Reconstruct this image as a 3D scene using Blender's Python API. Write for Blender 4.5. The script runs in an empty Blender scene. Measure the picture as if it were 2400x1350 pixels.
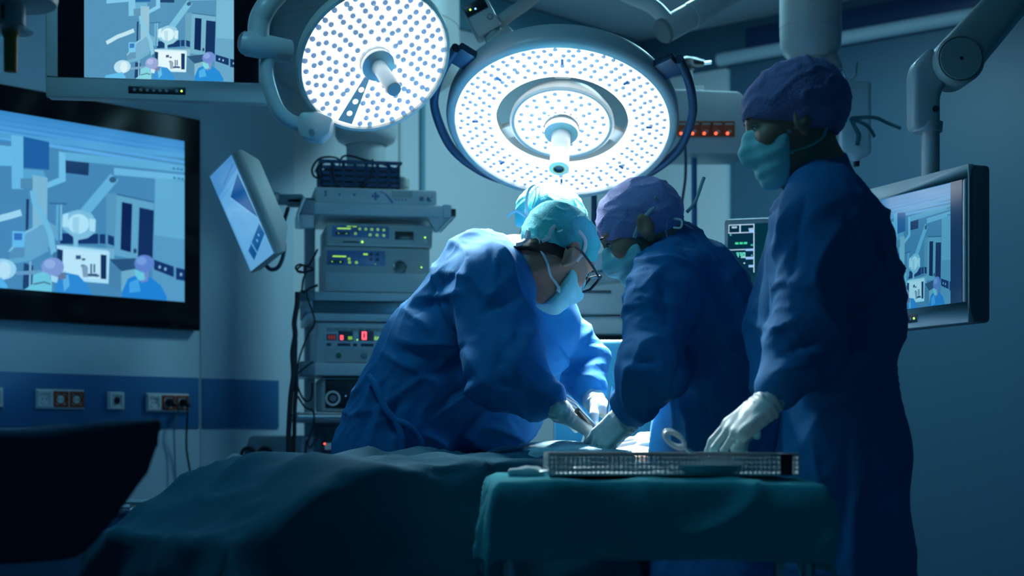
import bpy, bmesh, math, random
import numpy as np
from mathutils import Vector, Matrix

# ------------------------------------------------------------------ camera, world, exposure
SC = bpy.context.scene
COL = SC.collection
FPX, CXP, HYP, CZ = 3600.0, 1200.0, 1020.0, 0.97      # focal length in pixels, principal column, horizon row, eye height


def P(x, y, Y):
    """photo pixel (2400x1350) at distance Y -> point in the room"""
    return Vector(((x - CXP) * Y / FPX, Y, CZ + (HYP - y) * Y / FPX))


cam_d = bpy.data.cameras.new('camera')
cam = bpy.data.objects.new('camera', cam_d)
COL.objects.link(cam)
cam.location = (0, 0, CZ)
cam.rotation_euler = (math.pi / 2, 0, 0)
cam_d.sensor_width = 36.0
cam_d.lens = 36.0 * FPX / 2400.0
cam_d.shift_y = (HYP - 675.0) / 2400.0
cam_d.dof.use_dof = True
cam_d.dof.focus_distance = 3.95
cam_d.dof.aperture_fstop = 2.8
cam_d.clip_start = 0.05
SC.camera = cam

world = bpy.data.worlds.new('room_ambient')
SC.world = world
world.use_nodes = True
world.node_tree.nodes['Background'].inputs[0].default_value = (0.02, 0.43, 0.80, 1)
world.node_tree.nodes['Background'].inputs[1].default_value = 0.056

SC.view_settings.view_transform = 'Standard'
SC.view_settings.look = 'None'
SC.view_settings.gamma = 1.0
SC.view_settings.use_curve_mapping = False
SC.view_settings.exposure = 0.0


def area_light(name, loc, target, size, power, color, spread=math.pi, size_y=None):
    d = bpy.data.lights.new(name, 'AREA')
    d.energy = power
    d.color = color
    d.spread = spread
    if size_y:
        d.shape = 'RECTANGLE'
        d.size = size
        d.size_y = size_y
    else:
        d.shape = 'DISK'
        d.size = size
    o = bpy.data.objects.new(name, d)
    COL.objects.link(o)
    o.location = loc
    o.rotation_euler = (Vector(target) - Vector(loc)).to_track_quat('-Z', 'Y').to_euler()
    return o


CEIL = 3.10
# fill and key light of added, unseen ceiling fixtures (their housings are built with the ceiling)
FIX = [((0.80, 6.15), 34.0), ((-0.95, 3.2), 12.5)]
for i, ((fx, fy), pw) in enumerate(FIX):
    area_light('ceiling_fixture_light', (fx, fy, CEIL - 0.065), (fx, fy, 0), 0.56, pw, [(0.36, 0.80, 1.0), (0.20, 0.70, 1.0)][i], size_y=0.56)

# ------------------------------------------------------------------ materials
_M = {}


def lin(c):
    return tuple((v / 255.0 / 12.92) if v / 255.0 <= 0.04045 else ((v / 255.0 + 0.055) / 1.055) ** 2.4 for v in c)


def mat(name, col, rough=0.5, metal=0.0, var=0.06, scale=14.0, bump=0.0, bscale=60.0, coat=0.0, trans=0.0,
        alpha=1.0, sss=0.0, emit=None, estr=0.0, spec=0.5, sheen=0.0, bscale2=None, stretch=None):
    if name in _M:
        return _M[name]
    m = bpy.data.materials.new(name)
    m.use_nodes = True
    nt = m.node_tree
    b = nt.nodes['Principled BSDF']
    tc = nt.nodes.new('ShaderNodeTexCoord')
    mp = nt.nodes.new('ShaderNodeMapping')
    nt.links.new(tc.outputs['Object'], mp.inputs[0])
    if stretch:
        mp.inputs['Scale'].default_value = stretch
    nz = nt.nodes.new('ShaderNodeTexNoise')
    nz.inputs['Scale'].default_value = scale
    nz.inputs['Detail'].default_value = 4
    nt.links.new(mp.outputs[0], nz.inputs['Vector'])
    mx = nt.nodes.new('ShaderNodeMix')
    mx.data_type = 'RGBA'
    mx.inputs[6].default_value = (*[max(0, c * (1 - var)) for c in col], 1)
    mx.inputs[7].default_value = (*[min(1, c * (1 + var)) for c in col], 1)
    nt.links.new(nz.outputs[0], mx.inputs[0])
    nt.links.new(mx.outputs[2], b.inputs['Base Color'])
    b.inputs['Roughness'].default_value = rough
    b.inputs['Metallic'].default_value = metal
    b.inputs['Specular IOR Level'].default_value = spec
    b.inputs['Coat Weight'].default_value = coat
    b.inputs['Coat Roughness'].default_value = 0.08
    b.inputs['Transmission Weight'].default_value = trans
    b.inputs['Alpha'].default_value = alpha
    if sheen:
        b.inputs['Sheen Weight'].default_value = sheen
    if sss:
        b.inputs['Subsurface Weight'].default_value = sss
        b.inputs['Subsurface Radius'].default_value = (0.012, 0.005, 0.003)
    if emit:
        b.inputs['Emission Color'].default_value = (*emit, 1)
        b.inputs['Emission Strength'].default_value = estr
    if bump:
        n2 = nt.nodes.new('ShaderNodeTexNoise')
        n2.inputs['Scale'].default_value = bscale
        n2.inputs['Detail'].default_value = 3
        nt.links.new(mp.outputs[0], n2.inputs['Vector'])
        bp = nt.nodes.new('ShaderNodeBump')
        bp.inputs['Strength'].default_value = bump
        bp.inputs['Distance'].default_value = 0.01
        nt.links.new(n2.outputs[0], bp.inputs['Height'])
        nt.links.new(bp.outputs[0], b.inputs['Normal'])
    _M[name] = m
    return m


def emis(name, col, strength):
    if name in _M:
        return _M[name]
    m = bpy.data.materials.new(name)
    m.use_nodes = True
    nt = m.node_tree
    nt.nodes.clear()
    e = nt.nodes.new('ShaderNodeEmission')
    o = nt.nodes.new('ShaderNodeOutputMaterial')
    e.inputs[0].default_value = (*col, 1)
    e.inputs[1].default_value = strength
    nt.links.new(e.outputs[0], o.inputs[0])
    _M[name] = m
    return m


def screen_mat(name, strength):
    """glossy display: picture colours (colour attribute) glow, glass on top reflects the room"""
    if name in _M:
        return _M[name]
    m = bpy.data.materials.new(name)
    m.use_nodes = True
    nt = m.node_tree
    b = nt.nodes['Principled BSDF']
    at = nt.nodes.new('ShaderNodeAttribute')
    at.attribute_name = 'pic'
    b.inputs['Base Color'].default_value = (0.004, 0.006, 0.009, 1)
    b.inputs['Roughness'].default_value = 0.12
    nt.links.new(at.outputs['Color'], b.inputs['Emission Color'])
    b.inputs['Emission Strength'].default_value = strength
    _M[name] = m
    return m


WALLM = mat('wall_paint_grey', (0.60, 0.75, 0.84), 0.42, var=0.03, scale=3, bump=0.03, bscale=25)  # cladding left of the tower: weaker light put into the colour
WALLW = mat('wall_paint_white', (0.78, 0.82, 0.84), 0.40, var=0.03, scale=3, bump=0.03, bscale=25)  # lighter copy for wall in lamp spill, brightness put into the colour
WALLR = mat('wall_paint_right', (0.055, 0.145, 0.22), 0.45, var=0.03, scale=3, bump=0.03, bscale=25)  # kept dark: light falling off to the right is put into the colour
CEILM = mat('ceiling_paint', (0.55, 0.62, 0.66), 0.6, var=0.03, scale=3)
TEALB = mat('wall_band_teal', (0.16, 0.38, 0.46), 0.45, var=0.04, scale=5)
NAVYB = mat('wall_band_navy', (0.012, 0.05, 0.16), 0.4, var=0.05, scale=5)
STRIP = mat('strip_blue', (0.045, 0.20, 0.42), 0.28, var=0.04, scale=6, metal=0.25)
FLOORM = mat('floor_vinyl', (0.10, 0.20, 0.30), 0.35, var=0.12, scale=2.0, bump=0.02, bscale=200)
PLAST = mat('plastic_grey', (0.50, 0.54, 0.55), 0.38, var=0.03, coat=0.1)
PLASTD = mat('plastic_dark_grey', (0.20, 0.23, 0.25), 0.42, var=0.04)
PLASTW = mat('plastic_white', (0.74, 0.77, 0.77), 0.33, var=0.02, coat=0.2)
PLASTB = mat('plastic_beige', (0.42, 0.44, 0.42), 0.42, var=0.03)
BLACK = mat('black_plastic', (0.006, 0.009, 0.016), 0.35, var=0.1)
NAVY = mat('navy_rubber', (0.012, 0.035, 0.08), 0.45, var=0.1)
RUBBER = mat('black_rubber', (0.010, 0.013, 0.020), 0.6, var=0.1)
STEEL = mat('brushed_steel', (0.66, 0.72, 0.74), 0.38, metal=1.0, var=0.08, scale=40, bump=0.04, bscale=300, stretch=(1, 12, 1))
CHROME = mat('chrome', (0.80, 0.84, 0.86), 0.10, metal=1.0, var=0.03)
ORANGE = mat('orange_plastic', (0.38, 0.055, 0.012), 0.45, var=0.06)
AMBER = mat('amber_plastic', (0.42, 0.19, 0.025), 0.4, var=0.08)
BLUEPANEL = mat('panel_blue', (0.09, 0.19, 0.40), 0.35, var=0.04)
GREENK = mat('green_knob', (0.02, 0.14, 0.05), 0.4, var=0.05)
GLASS = mat('clear_glass', (0.75, 0.88, 0.92), 0.05, trans=0.92, alpha=0.55, var=0.02)
GOWN = mat('gown_blue', (0.012, 0.180, 0.43), 0.8, var=0.10, scale=9, bump=0.12, bscale=45, spec=0.25)
GOWNL = mat('gown_blue_light', (0.05, 0.235, 0.62), 0.6, var=0.10, scale=9, bump=0.12, bscale=45, sheen=0.15)
DRAPE = mat('drape_teal', (0.012, 0.110, 0.165), 0.9, spec=0.15, var=0.14, scale=7, bump=0.15, bscale=40)
DRAPEG = mat('drape_green', (0.042, 0.42, 0.48), 0.9, spec=0.15, var=0.16, scale=8, bump=0.2, bscale=50)
DRAPEB = mat('drape_dark', (0.012, 0.06, 0.105), 0.9, spec=0.15, var=0.15, scale=7, bump=0.15, bscale=40)
DRAPELIT = mat('towel_pale', (0.36, 0.62, 0.70), 0.85, var=0.08, scale=20, bump=0.25, bscale=120)  # pale version of the drape, lamp light put into its colour
SCREEND = mat('screen_drape_cyan', (0.06, 0.33, 0.44), 0.8, var=0.06, scale=8, bump=0.1, bscale=40)
CAPT = mat('cap_teal', (0.055, 0.50, 0.54), 0.8, var=0.12, scale=40, bump=0.3, bscale=220)
CAPP = mat('cap_purple', (0.40, 0.39, 0.74), 0.8, var=0.14, scale=40, bump=0.3, bscale=220)
CAPN = mat('cap_plum', (0.27, 0.24, 0.48), 0.8, var=0.18, scale=30, bump=0.3, bscale=160)
MASK = mat('mask_cyan', (0.36, 0.82, 0.84), 0.8, var=0.06, scale=30, bump=0.1, bscale=200)
TIE = mat('tie_white', (0.62, 0.72, 0.74), 0.8, var=0.05)
SKIN = mat('skin', (0.42, 0.235, 0.165), 0.5, var=0.09, scale=25, bump=0.05, bscale=220, sss=0.12)
SKINP = mat('skin_patient', (0.66, 0.37, 0.23), 0.5, var=0.08, scale=20, bump=0.05, bscale=200, sss=0.12)
GLOVE = mat('glove_latex', (0.66, 0.70, 0.69), 0.42, var=0.05, scale=30, bump=0.06, bscale=120, sss=0.05)
HAIR = mat('hair_dark', (0.012, 0.010, 0.010), 0.6, var=0.2, scale=60)
EYEW = mat('eye_white', (0.6, 0.6, 0.58), 0.2, var=0.02)
LED_G = emis('led_green', (0.35, 1.0, 0.10), 3.0)
LED_Y = emis('led_lime', (0.42, 0.95, 0.10), 0.9)
LED_R = emis('led_red', (1.0, 0.10, 0.05), 4.0)
LED_RD = emis('led_red_digit', (1.0, 0.08, 0.12), 2.6)
LED_RX = emis('led_red_dim', (0.35, 0.05, 0.05), 0.5)
LED_B = emis('led_blue', (0.15, 0.45, 1.0), 3.0)
LAMPON = emis('lamp_reflector_lit', (0.88, 0.97, 1.0), 4.5)
LENS = mat('led_lens', (0.30, 0.40, 0.50), 0.12, var=0.1, coat=1.0, emit=(0.30, 0.48, 0.80), estr=0.40)


# ------------------------------------------------------------------ mesh helpers
def rootobj(name, label, cat, loc=(0, 0, 0), rot=None, group=None, mtx=None):
    o = bpy.data.objects.new(name, None)
    COL.objects.link(o)
    o.empty_display_size = 0.05
    if mtx is not None:
        o.matrix_world = mtx
    else:
        o.location = loc
        if rot is not None:
            o.rotation_euler = rot
    o['label'] = label
    o['category'] = cat
    if group:
        o['group'] = group
    return o


def tag(o, label=None, cat=None, group=None, kind=None):
    if label:
        o['label'] = label
    if cat:
        o['category'] = cat
    if group:
        o['group'] = group
    if kind:
        o['kind'] = kind
    return o


def link_mesh(name, me, m, parent=None, world=False):
    if m is not None and len(me.materials) == 0:
        me.materials.append(m)
    o = bpy.data.objects.new(name, me)
    COL.objects.link(o)
    if parent is not None:
        o.parent = parent
        if world:
            pm = parent.matrix_basis.copy()
            if parent.parent is not None:
                pm = parent.parent.matrix_basis @ parent.matrix_parent_inverse @ pm
            o.matrix_parent_inverse = pm.inverted()
    return o


class MB:
    def __init__(s):
        s.v = []
        s.f = []

    def add(s, vs, fs):
        n = len(s.v)
        s.v.extend([tuple(v) for v in vs])
        s.f.extend([[i + n for i in f] for f in fs])
        return s

    def box(s, c, size, M=None):
        hx, hy, hz = size[0] / 2, size[1] / 2, size[2] / 2
        vs = [Vector((c[0] + a * hx, c[1] + b * hy, c[2] + d * hz)) for a in (-1, 1) for b in (-1, 1) for d in (-1, 1)]
        if M is not None:
            vs = [M @ v for v in vs]
        return s.add(vs, [[0, 1, 3, 2], [4, 6, 7, 5], [0, 4, 5, 1], [2, 3, 7, 6], [0, 2, 6, 4], [1, 5, 7, 3]])

    def box2(s, x0, x1, y0, y1, z0, z1, M=None):
        return s.box(((x0 + x1) / 2, (y0 + y1) / 2, (z0 + z1) / 2), (x1 - x0, y1 - y0, z1 - z0), M)

    def quad(s, pts):
        return s.add(pts, [list(range(len(pts)))])

    def prism(s, poly, vec):
        """extrude a 3d polygon along vec"""
        n = len(poly)
        vec = Vector(vec)
        vs = [Vector(p) for p in poly] + [Vector(p) + vec for p in poly]
        fs = [list(range(n))[::-1], list(range(n, 2 * n))] + [[i, (i + 1) % n, n + (i + 1) % n, n + i] for i in range(n)]
        return s.add(vs, fs)

    def tube(s, pts, r, n=10, closed=False, flat=None, cap=True):
        pts = [Vector(p) for p in pts]
        rs = r if isinstance(r, (list, tuple)) else [r] * len(pts)
        up = Vector((0, 0, 1))
        t0 = (pts[1] - pts[0]).normalized()
        if abs(t0.dot(up)) > 0.95:
            up = Vector((0, 1, 0))
        if flat is not None:
            up = Vector(flat[0])
        vs = []
        N = len(pts)
        side = None
        for i, p in enumerate(pts):
            a = pts[(i - 1) % N] if (i > 0 or closed) else pts[i]
            b = pts[(i + 1) % N] if (i < N - 1 or closed) else pts[i]
            t = (b - a).normalized()
            if side is None:
                side = t.cross(up).normalized()
            else:
                side = (side - t * side.dot(t))
                side = side.normalized() if side.length > 1e-6 else t.cross(up).normalized()
            nn = side.cross(t).normalized()
            fl = flat[1] if flat is not None else 1.0
            for k in range(n):
                an = 2 * math.pi * k / n
                vs.append(p + side * (math.cos(an) * rs[i]) + nn * (math.sin(an) * rs[i] * fl))
        fs = []
        L = N if closed else N - 1
        for i in range(L):
            for k in range(n):
                a0 = i * n + k
                a1 = i * n + (k + 1) % n
                b0 = ((i + 1) % N) * n + k
                b1 = ((i + 1) % N) * n + (k + 1) % n
                fs.append([a0, a1, b1, b0])
        if not closed and cap:
            fs.append([k for k in range(n)][::-1])
            fs.append([(N - 1) * n + k for k in range(n)])
        return s.add(vs, fs)

    def cyl(s, a, b, r, r2=None, n=24):
        return s.tube([a, b], [r, r if r2 is None else r2], n)

    def lathe(s, prof, n=32, M=None, arc=None):
        """profile of (r, z) turned about z"""
        vs = []
        full = arc is None
        a0, a1 = (0, 2 * math.pi) if full else arc
        cnt = n if full else n + 1
        for (r, z) in prof:
            for k in range(cnt):
                an = a0 + (a1 - a0) * k / n
                vs.append(Vector((r * math.cos(an), r * math.sin(an), z)))
        fs = []
        for i in range(len(prof) - 1):
            for k in range(n):
                k2 = (k + 1) % cnt
                fs.append([i * cnt + k, i * cnt + k2, (i + 1) * cnt + k2, (i + 1) * cnt + k])
        if M is not None:
            vs = [M @ v for v in vs]
        return s.add(vs, fs)

    def disc(s, r, z, n=32, M=None, c=(0, 0)):
        vs = [Vector((c[0] + r * math.cos(2 * math.pi * k / n), c[1] + r * math.sin(2 * math.pi * k / n), z)) for k in range(n)]
        if M is not None:
            vs = [M @ v for v in vs]
        return s.add(vs, [list(range(n))])

    def mesh(s, name, bevel=0.0, seg=2, smooth=40):
        me = bpy.data.meshes.new(name)
        me.from_pydata([tuple(v) for v in s.v], [], s.f)
        bm = bmesh.new()
        bm.from_mesh(me)
        bmesh.ops.remove_doubles(bm, verts=bm.verts, dist=1e-6)
        bmesh.ops.recalc_face_normals(bm, faces=bm.faces)
        if bevel:
            ed = [e for e in bm.edges if len(e.link_faces) == 2 and e.calc_face_angle(0) > 0.5]
            bmesh.ops.bevel(bm, geom=ed, offset=bevel, segments=seg, profile=0.5, affect='EDGES', clamp_overlap=True)
        bm.to_mesh(me)
        bm.free()
        if smooth:
            me.shade_smooth()
            me.set_sharp_from_angle(angle=math.radians(smooth))
        return me

    def build(s, name, m, parent=None, bevel=0.0, seg=2, smooth=40, world=False):
        return link_mesh(name, s.mesh(name, bevel, seg, smooth), m, parent, world)


def spline(pts, n=8):
    """Catmull-Rom through pts"""
    pts = [Vector(p) for p in pts]
    out = []
    for i in range(len(pts) - 1):
        p0 = pts[max(i - 1, 0)]
        p1 = pts[i]
        p2 = pts[i + 1]
        p3 = pts[min(i + 2, len(pts) - 1)]
        for k in range(n):
            t = k / n
            out.append(0.5 * ((2 * p1) + (p2 - p0) * t + (2 * p0 - 5 * p1 + 4 * p2 - p3) * t * t + (3 * p1 - p0 - 3 * p2 + p3) * t ** 3))
    out.append(pts[-1])
    return out


def frame(loc, xdir, zdir):
    """matrix with local x along xdir and local z close to zdir"""
    x = Vector(xdir).normalized()
    z = Vector(zdir)
    z = (z - x * z.dot(x)).normalized()
    y = z.cross(x)
    m = Matrix((x, y, z)).transposed().to_4x4()
    m.translation = Vector(loc)
    return m


# ------------------------------------------------------------------ numpy noise
_rng = np.random.RandomState(7)
_perm = _rng.permutation(256)
_perm = np.concatenate([_perm, _perm, _perm])
_grad = _rng.normal(size=(256, 3))
_grad /= np.linalg.norm(_grad, axis=1)[:, None]


def pnoise(p):
    pi = np.floor(p).astype(int)
    f = p - pi
    u = f * f * f * (f * (f * 6 - 15) + 10)
    pi &= 255

    def g(dx, dy, dz):
        h = _perm[_perm[_perm[(pi[:, 0] + dx) & 255] + ((pi[:, 1] + dy) & 255)] + ((pi[:, 2] + dz) & 255)]
        gr = _grad[h]
        return gr[:, 0] * (f[:, 0] - dx) + gr[:, 1] * (f[:, 1] - dy) + gr[:, 2] * (f[:, 2] - dz)
    x0 = g(0, 0, 0) * (1 - u[:, 0]) + g(1, 0, 0) * u[:, 0]
    x1 = g(0, 1, 0) * (1 - u[:, 0]) + g(1, 1, 0) * u[:, 0]
    x2 = g(0, 0, 1) * (1 - u[:, 0]) + g(1, 0, 1) * u[:, 0]
    x3 = g(0, 1, 1) * (1 - u[:, 0]) + g(1, 1, 1) * u[:, 0]
    y0 = x0 * (1 - u[:, 1]) + x1 * u[:, 1]
    y1 = x2 * (1 - u[:, 1]) + x3 * u[:, 1]
    return (y0 * (1 - u[:, 2]) + y1 * u[:, 2]) * 1.6


def ridge(p):
    """sharp crease field in 0..1"""
    return (1.0 - np.clip(np.abs(pnoise(p)) * 2.8, 0, 1)) ** 2


# ------------------------------------------------------------------ signed distance modelling
def cone(a, b, r1, r2, k=0.03, flat=None):
    return ('C', np.array(a, float), np.array(b, float), r1, r2, k, flat)


def ell(c, r, R=None, k=0.03, sub=False):
    return ('S' if sub else 'E', np.array(c, float), np.array(r, float), None if R is None else np.array(R, float), k)


def rbox(c, h, rad, R=None, k=0.02):
    return ('B', np.array(c, float), np.array(h, float), rad, None if R is None else np.array(R, float), k)


def cut(p, n, k=0.006):
    return ('H', np.array(p, float), np.array(n, float) / np.linalg.norm(n), k)


def xform(prims, M):
    """move primitives by a rigid matrix"""
    R = np.array(M.to_3x3())
    T = np.array(M.translation)
    out = []
    for p in prims:
        if p[0] == 'C':
            fl = p[6]
            if fl is not None:
                fl = (R @ np.array(fl[0]), fl[1])
            out.append(('C', R @ p[1] + T, R @ p[2] + T, p[3], p[4], p[5], fl))
        elif p[0] in 'ES':
            out.append((p[0], R @ p[1] + T, p[2], R if p[3] is None else R @ p[3], p[4]))
        elif p[0] == 'B':
            out.append(('B', R @ p[1] + T, p[2], p[3], R if p[4] is None else R @ p[4], p[5]))
        elif p[0] == 'H':
            out.append(('H', R @ p[1] + T, R @ p[2], p[3]))
    return out


def _bb(p):
    if p[0] == 'C':
        r = max(p[3], p[4])
        return np.minimum(p[1], p[2]) - r, np.maximum(p[1], p[2]) + r
    if p[0] in 'ES':
        if p[3] is None:
            return p[1] - p[2], p[1] + p[2]
        e = np.sqrt(((p[3] * p[2][None, :]) ** 2).sum(1))
        return p[1] - e, p[1] + e
    if p[0] == 'B':
        h = p[2] + p[3]
        if p[4] is None:
            return p[1] - h, p[1] + h
        e = (np.abs(p[4]) * h[None, :]).sum(1)
        return p[1] - e, p[1] + e


def sdf_mesh(prims, h):
    bbs = [_bb(p) for p in prims if p[0] in 'CEB']
    lo = np.min([b[0] for b in bbs], axis=0) - 3 * h
    hi = np.max([b[1] for b in bbs], axis=0) + 3 * h
    n = np.ceil((hi - lo) / h).astype(int) + 1
    ax = [(lo[i] + h * np.arange(n[i])).astype(np.float32) for i in range(3)]
    D = np.full(n, 1.0, np.float32)
    for p in prims:
        if p[0] == 'H':
            d = ((ax[0] - p[1][0]) * p[2][0])[:, None, None] + ((ax[1] - p[1][1]) * p[2][1])[None, :, None] + ((ax[2] - p[1][2]) * p[2][2])[None, None, :]
            k = p[3]
            t = np.clip(0.5 - 0.5 * (D - d) / k, 0, 1)
            D = D * (1 - t) + d * t + k * t * (1 - t)
            continue
        b0, b1 = _bb(p)
        k = p[5] if p[0] in 'CB' else p[4]
        mg = max(0.03, 2.5 * h) + k
        i0 = np.clip(np.floor((b0 - mg - lo) / h).astype(int), 0, n)
        i1 = np.clip(np.ceil((b1 + mg - lo) / h).astype(int) + 1, 0, n)
        X = ax[0][i0[0]:i1[0]][:, None, None]
        Y = ax[1][i0[1]:i1[1]][None, :, None]
        Z = ax[2][i0[2]:i1[2]][None, None, :]
        if p[0] == 'C':
            a, b, r1, r2 = p[1], p[2], p[3], p[4]
            px, py, pz = X - a[0], Y - a[1], Z - a[2]
            ba = b - a
            if p[6] is not None:
                nn, sc = np.array(p[6][0], float), p[6][1]
                nn = nn / np.linalg.norm(nn)
                q = (px * nn[0] + py * nn[1] + pz * nn[2]) * (1 / sc - 1)
                px, py, pz = px + nn[0] * q, py + nn[1] * q, pz + nn[2] * q
                ba = ba + nn * (ba.dot(nn) * (1 / sc - 1))
            t = np.clip((px * ba[0] + py * ba[1] + pz * ba[2]) / max(ba.dot(ba), 1e-9), 0, 1)
            d = np.sqrt((px - t * ba[0]) ** 2 + (py - t * ba[1]) ** 2 + (pz - t * ba[2]) ** 2) - (r1 + (r2 - r1) * t)
        else:
            c = p[1]
            R = p[3] if p[0] in 'ES' else p[4]
            px, py, pz = X - c[0], Y - c[1], Z - c[2]
            if R is not None:
                px, py, pz = (px * R[0, 0] + py * R[1, 0] + pz * R[2, 0], px * R[0, 1] + py * R[1, 1] + pz * R[2, 1],
                              px * R[0, 2] + py * R[1, 2] + pz * R[2, 2])
            if p[0] in 'ES':
                r = p[2]
                k0 = np.sqrt((px / r[0]) ** 2 + (py / r[1]) ** 2 + (pz / r[2]) ** 2)
                k1 = np.sqrt((px / r[0] ** 2) ** 2 + (py / r[1] ** 2) ** 2 + (pz / r[2] ** 2) ** 2) + 1e-9
                d = k0 * (k0 - 1) / k1
            else:
                hh = p[2]
                qx, qy, qz = np.abs(px) - hh[0], np.abs(py) - hh[1], np.abs(pz) - hh[2]
                d = np.sqrt(np.maximum(qx, 0) ** 2 + np.maximum(qy, 0) ** 2 + np.maximum(qz, 0) ** 2) + \
                    np.minimum(np.maximum(qx, np.maximum(qy, qz)), 0) - p[3]
        sl = (slice(i0[0], i1[0]), slice(i0[1], i1[1]), slice(i0[2], i1[2]))
        A = D[sl]
        d = np.broadcast_to(d, A.shape)
        if p[0] == 'S':
            t = np.clip(0.5 - 0.5 * (A + d) / k, 0, 1)
            D[sl] = A * (1 - t) - d * t + k * t * (1 - t)
        else:
            t = np.clip(0.5 + 0.5 * (A - d) / k, 0, 1)
            D[sl] = A * (1 - t) + d * t - k * t * (1 - t)
    # naive surface nets
    S = D < 0
    c8 = [S[a:n[0] - 1 + a, b:n[1] - 1 + b, c:n[2] - 1 + c] for a in (0, 1) for b in (0, 1) for c in (0, 1)]
    cnt = np.zeros(c8[0].shape, np.int8)
    for c in c8:
        cnt += c
    act = (cnt > 0) & (cnt < 8)
    I = np.argwhere(act)
    idx = -np.ones(act.shape, np.int64)
    idx[act] = np.arange(len(I))
    acc = np.zeros((len(I), 3))
    num = np.zeros(len(I))
    corners = [(a, b, c) for a in (0, 1) for b in (0, 1) for c in (0, 1)]
    vals = {c: D[I[:, 0] + c[0], I[:, 1] + c[1], I[:, 2] + c[2]] for c in corners}
    for c in corners:
        for axx in range(3):
            if c[axx] == 0:
                e = list(c)
                e[axx] = 1
                e = tuple(e)
                v0, v1 = vals[c], vals[e]
                cr = (v0 < 0) != (v1 < 0)
                t = np.where(cr, v0 / np.where(cr, v0 - v1, 1), 0)
                pt = np.array(c, float)[None, :].repeat(len(I), 0)
                pt[:, axx] += t
                acc[cr] += pt[cr]
                num[cr] += 1
    V = lo + h * (I + acc / num[:, None])
    F = []
    for axx in range(3):
        o1, o2 = (axx + 1) % 3, (axx + 2) % 3
        sl0 = [slice(1, -1)] * 3
        sl1 = [slice(1, -1)] * 3
        sl0[axx] = slice(0, -1)
        sl1[axx] = slice(1, None)
        s0, s1 = S[tuple(sl0)], S[tuple(sl1)]
        E = np.argwhere(s0 != s1)
        if len(E) == 0:
            continue
        sg = s0[tuple(E.T)]
        off = np.ones(3, int)
        off[axx] = 0
        E = E + off

        def cell(d1, d2):
            q = E.copy()
            q[:, o1] -= d1
            q[:, o2] -= d2
            return idx[q[:, 0], q[:, 1], q[:, 2]]
        q = np.stack([cell(1, 1), cell(0, 1), cell(0, 0), cell(1, 0)], 1)
        q[~sg] = q[~sg][:, ::-1]
        F.append(q)
    F = np.concatenate(F)
    F = F[(F >= 0).all(1)]
    return V, F


def vnormals(V, F):
    a = V[F[:, 2]] - V[F[:, 0]]
    b = V[F[:, 3]] - V[F[:, 1]]
    fn = np.cross(a, b)
    N = np.zeros_like(V)
    for i in range(4):
        np.add.at(N, F[:, i], fn)
    return N / (np.linalg.norm(N, axis=1)[:, None] + 1e-12)


def lap(V, F, it=2, w=0.5):
    E = np.concatenate([F[:, [0, 1]], F[:, [1, 2]], F[:, [2, 3]], F[:, [3, 0]]])
    n = len(V)
    deg = np.bincount(E[:, 0], minlength=n) + np.bincount(E[:, 1], minlength=n)
    for _ in range(it):
        A = np.zeros_like(V)
        for c in range(3):
            A[:, c] = np.bincount(E[:, 0], V[E[:, 1], c], n) + np.bincount(E[:, 1], V[E[:, 0], c], n)
        V = V * (1 - w) + w * A / deg[:, None]
    return V


def np_mesh(name, V, F, m, parent, world=True, smooth=True):
    me = bpy.data.meshes.new(name)
    me.vertices.add(len(V))
    me.vertices.foreach_set('co', np.asarray(V, np.float32).ravel())
    me.loops.add(F.size)
    me.loops.foreach_set('vertex_index', F.ravel().astype(np.int32))
    me.polygons.add(len(F))
    me.polygons.foreach_set('loop_start', np.arange(0, F.size, 4, dtype=np.int32))
    me.update(calc_edges=True)
    me.validate()
    if smooth:
        me.shade_smooth()
    return link_mesh(name, me, m, parent, world)


def solid(name, prims, h, m, parent, it=1, disp=None, world=True):
    V, F = sdf_mesh(prims, h)
    if it:
        V = lap(V, F, it)
    if disp is not None:
        V = V + vnormals(V, F) * disp(V)[:, None]
    return np_mesh(name, V, F, m, parent, world)


def segdist(V, a, b):
    a, b = np.array(a), np.array(b)
    t = np.clip(((V - a) @ (b - a)) / ((b - a) @ (b - a)), 0, 1)
    return np.linalg.norm(V - (a + t[:, None] * (b - a)), axis=1), t

# ------------------------------------------------------------------ the room
def plane_pt(px, py, o, n):
    d = Vector(((px - CXP) / FPX, 1.0, (HYP - py) / FPX))
    c = Vector((0, 0, CZ))
    n = Vector(n)
    t = (Vector(o) - c).dot(n) / d.dot(n)
    return c + d * t


UP = Vector((0, 0, 1))
W0 = Vector((-0.993, 6.5, 0))
WD = Vector((0.680, 0.733, 0)).normalized()
WN = Vector((0.733, -0.680, 0)).normalized()
R0 = Vector((0.69, 8.3, 0))
RD = Vector((0.778, -0.628, 0)).normalized()
RN = Vector((-0.628, -0.778, 0)).normalized()


def WL(px, py, off=0.0):
    return plane_pt(px, py, W0 + WN * off, WN)


def WR(px, py, off=0.0):
    return plane_pt(px, py, R0 + RN * off, RN)


def ul(px, off=0.0):
    return (WL(px, 1000, off) - W0).dot(WD)


def ur(px, off=0.0):
    return (WR(px, 1000, off) - R0).dot(RD)


LW = frame(W0, WD, UP)       # local x along the wall, y away from the room, z up
RW = frame(R0, RD, UP)


def wallbox(mtx, x0, x1, z0, z1, front, back):
    """box on a wall: front/back = distance in front of the wall plane"""
    b = MB()
    b.box2(x0, x1, -front, -back, z0, z1)
    b.v = [tuple(mtx @ Vector(v)) for v in b.v]
    return b


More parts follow.
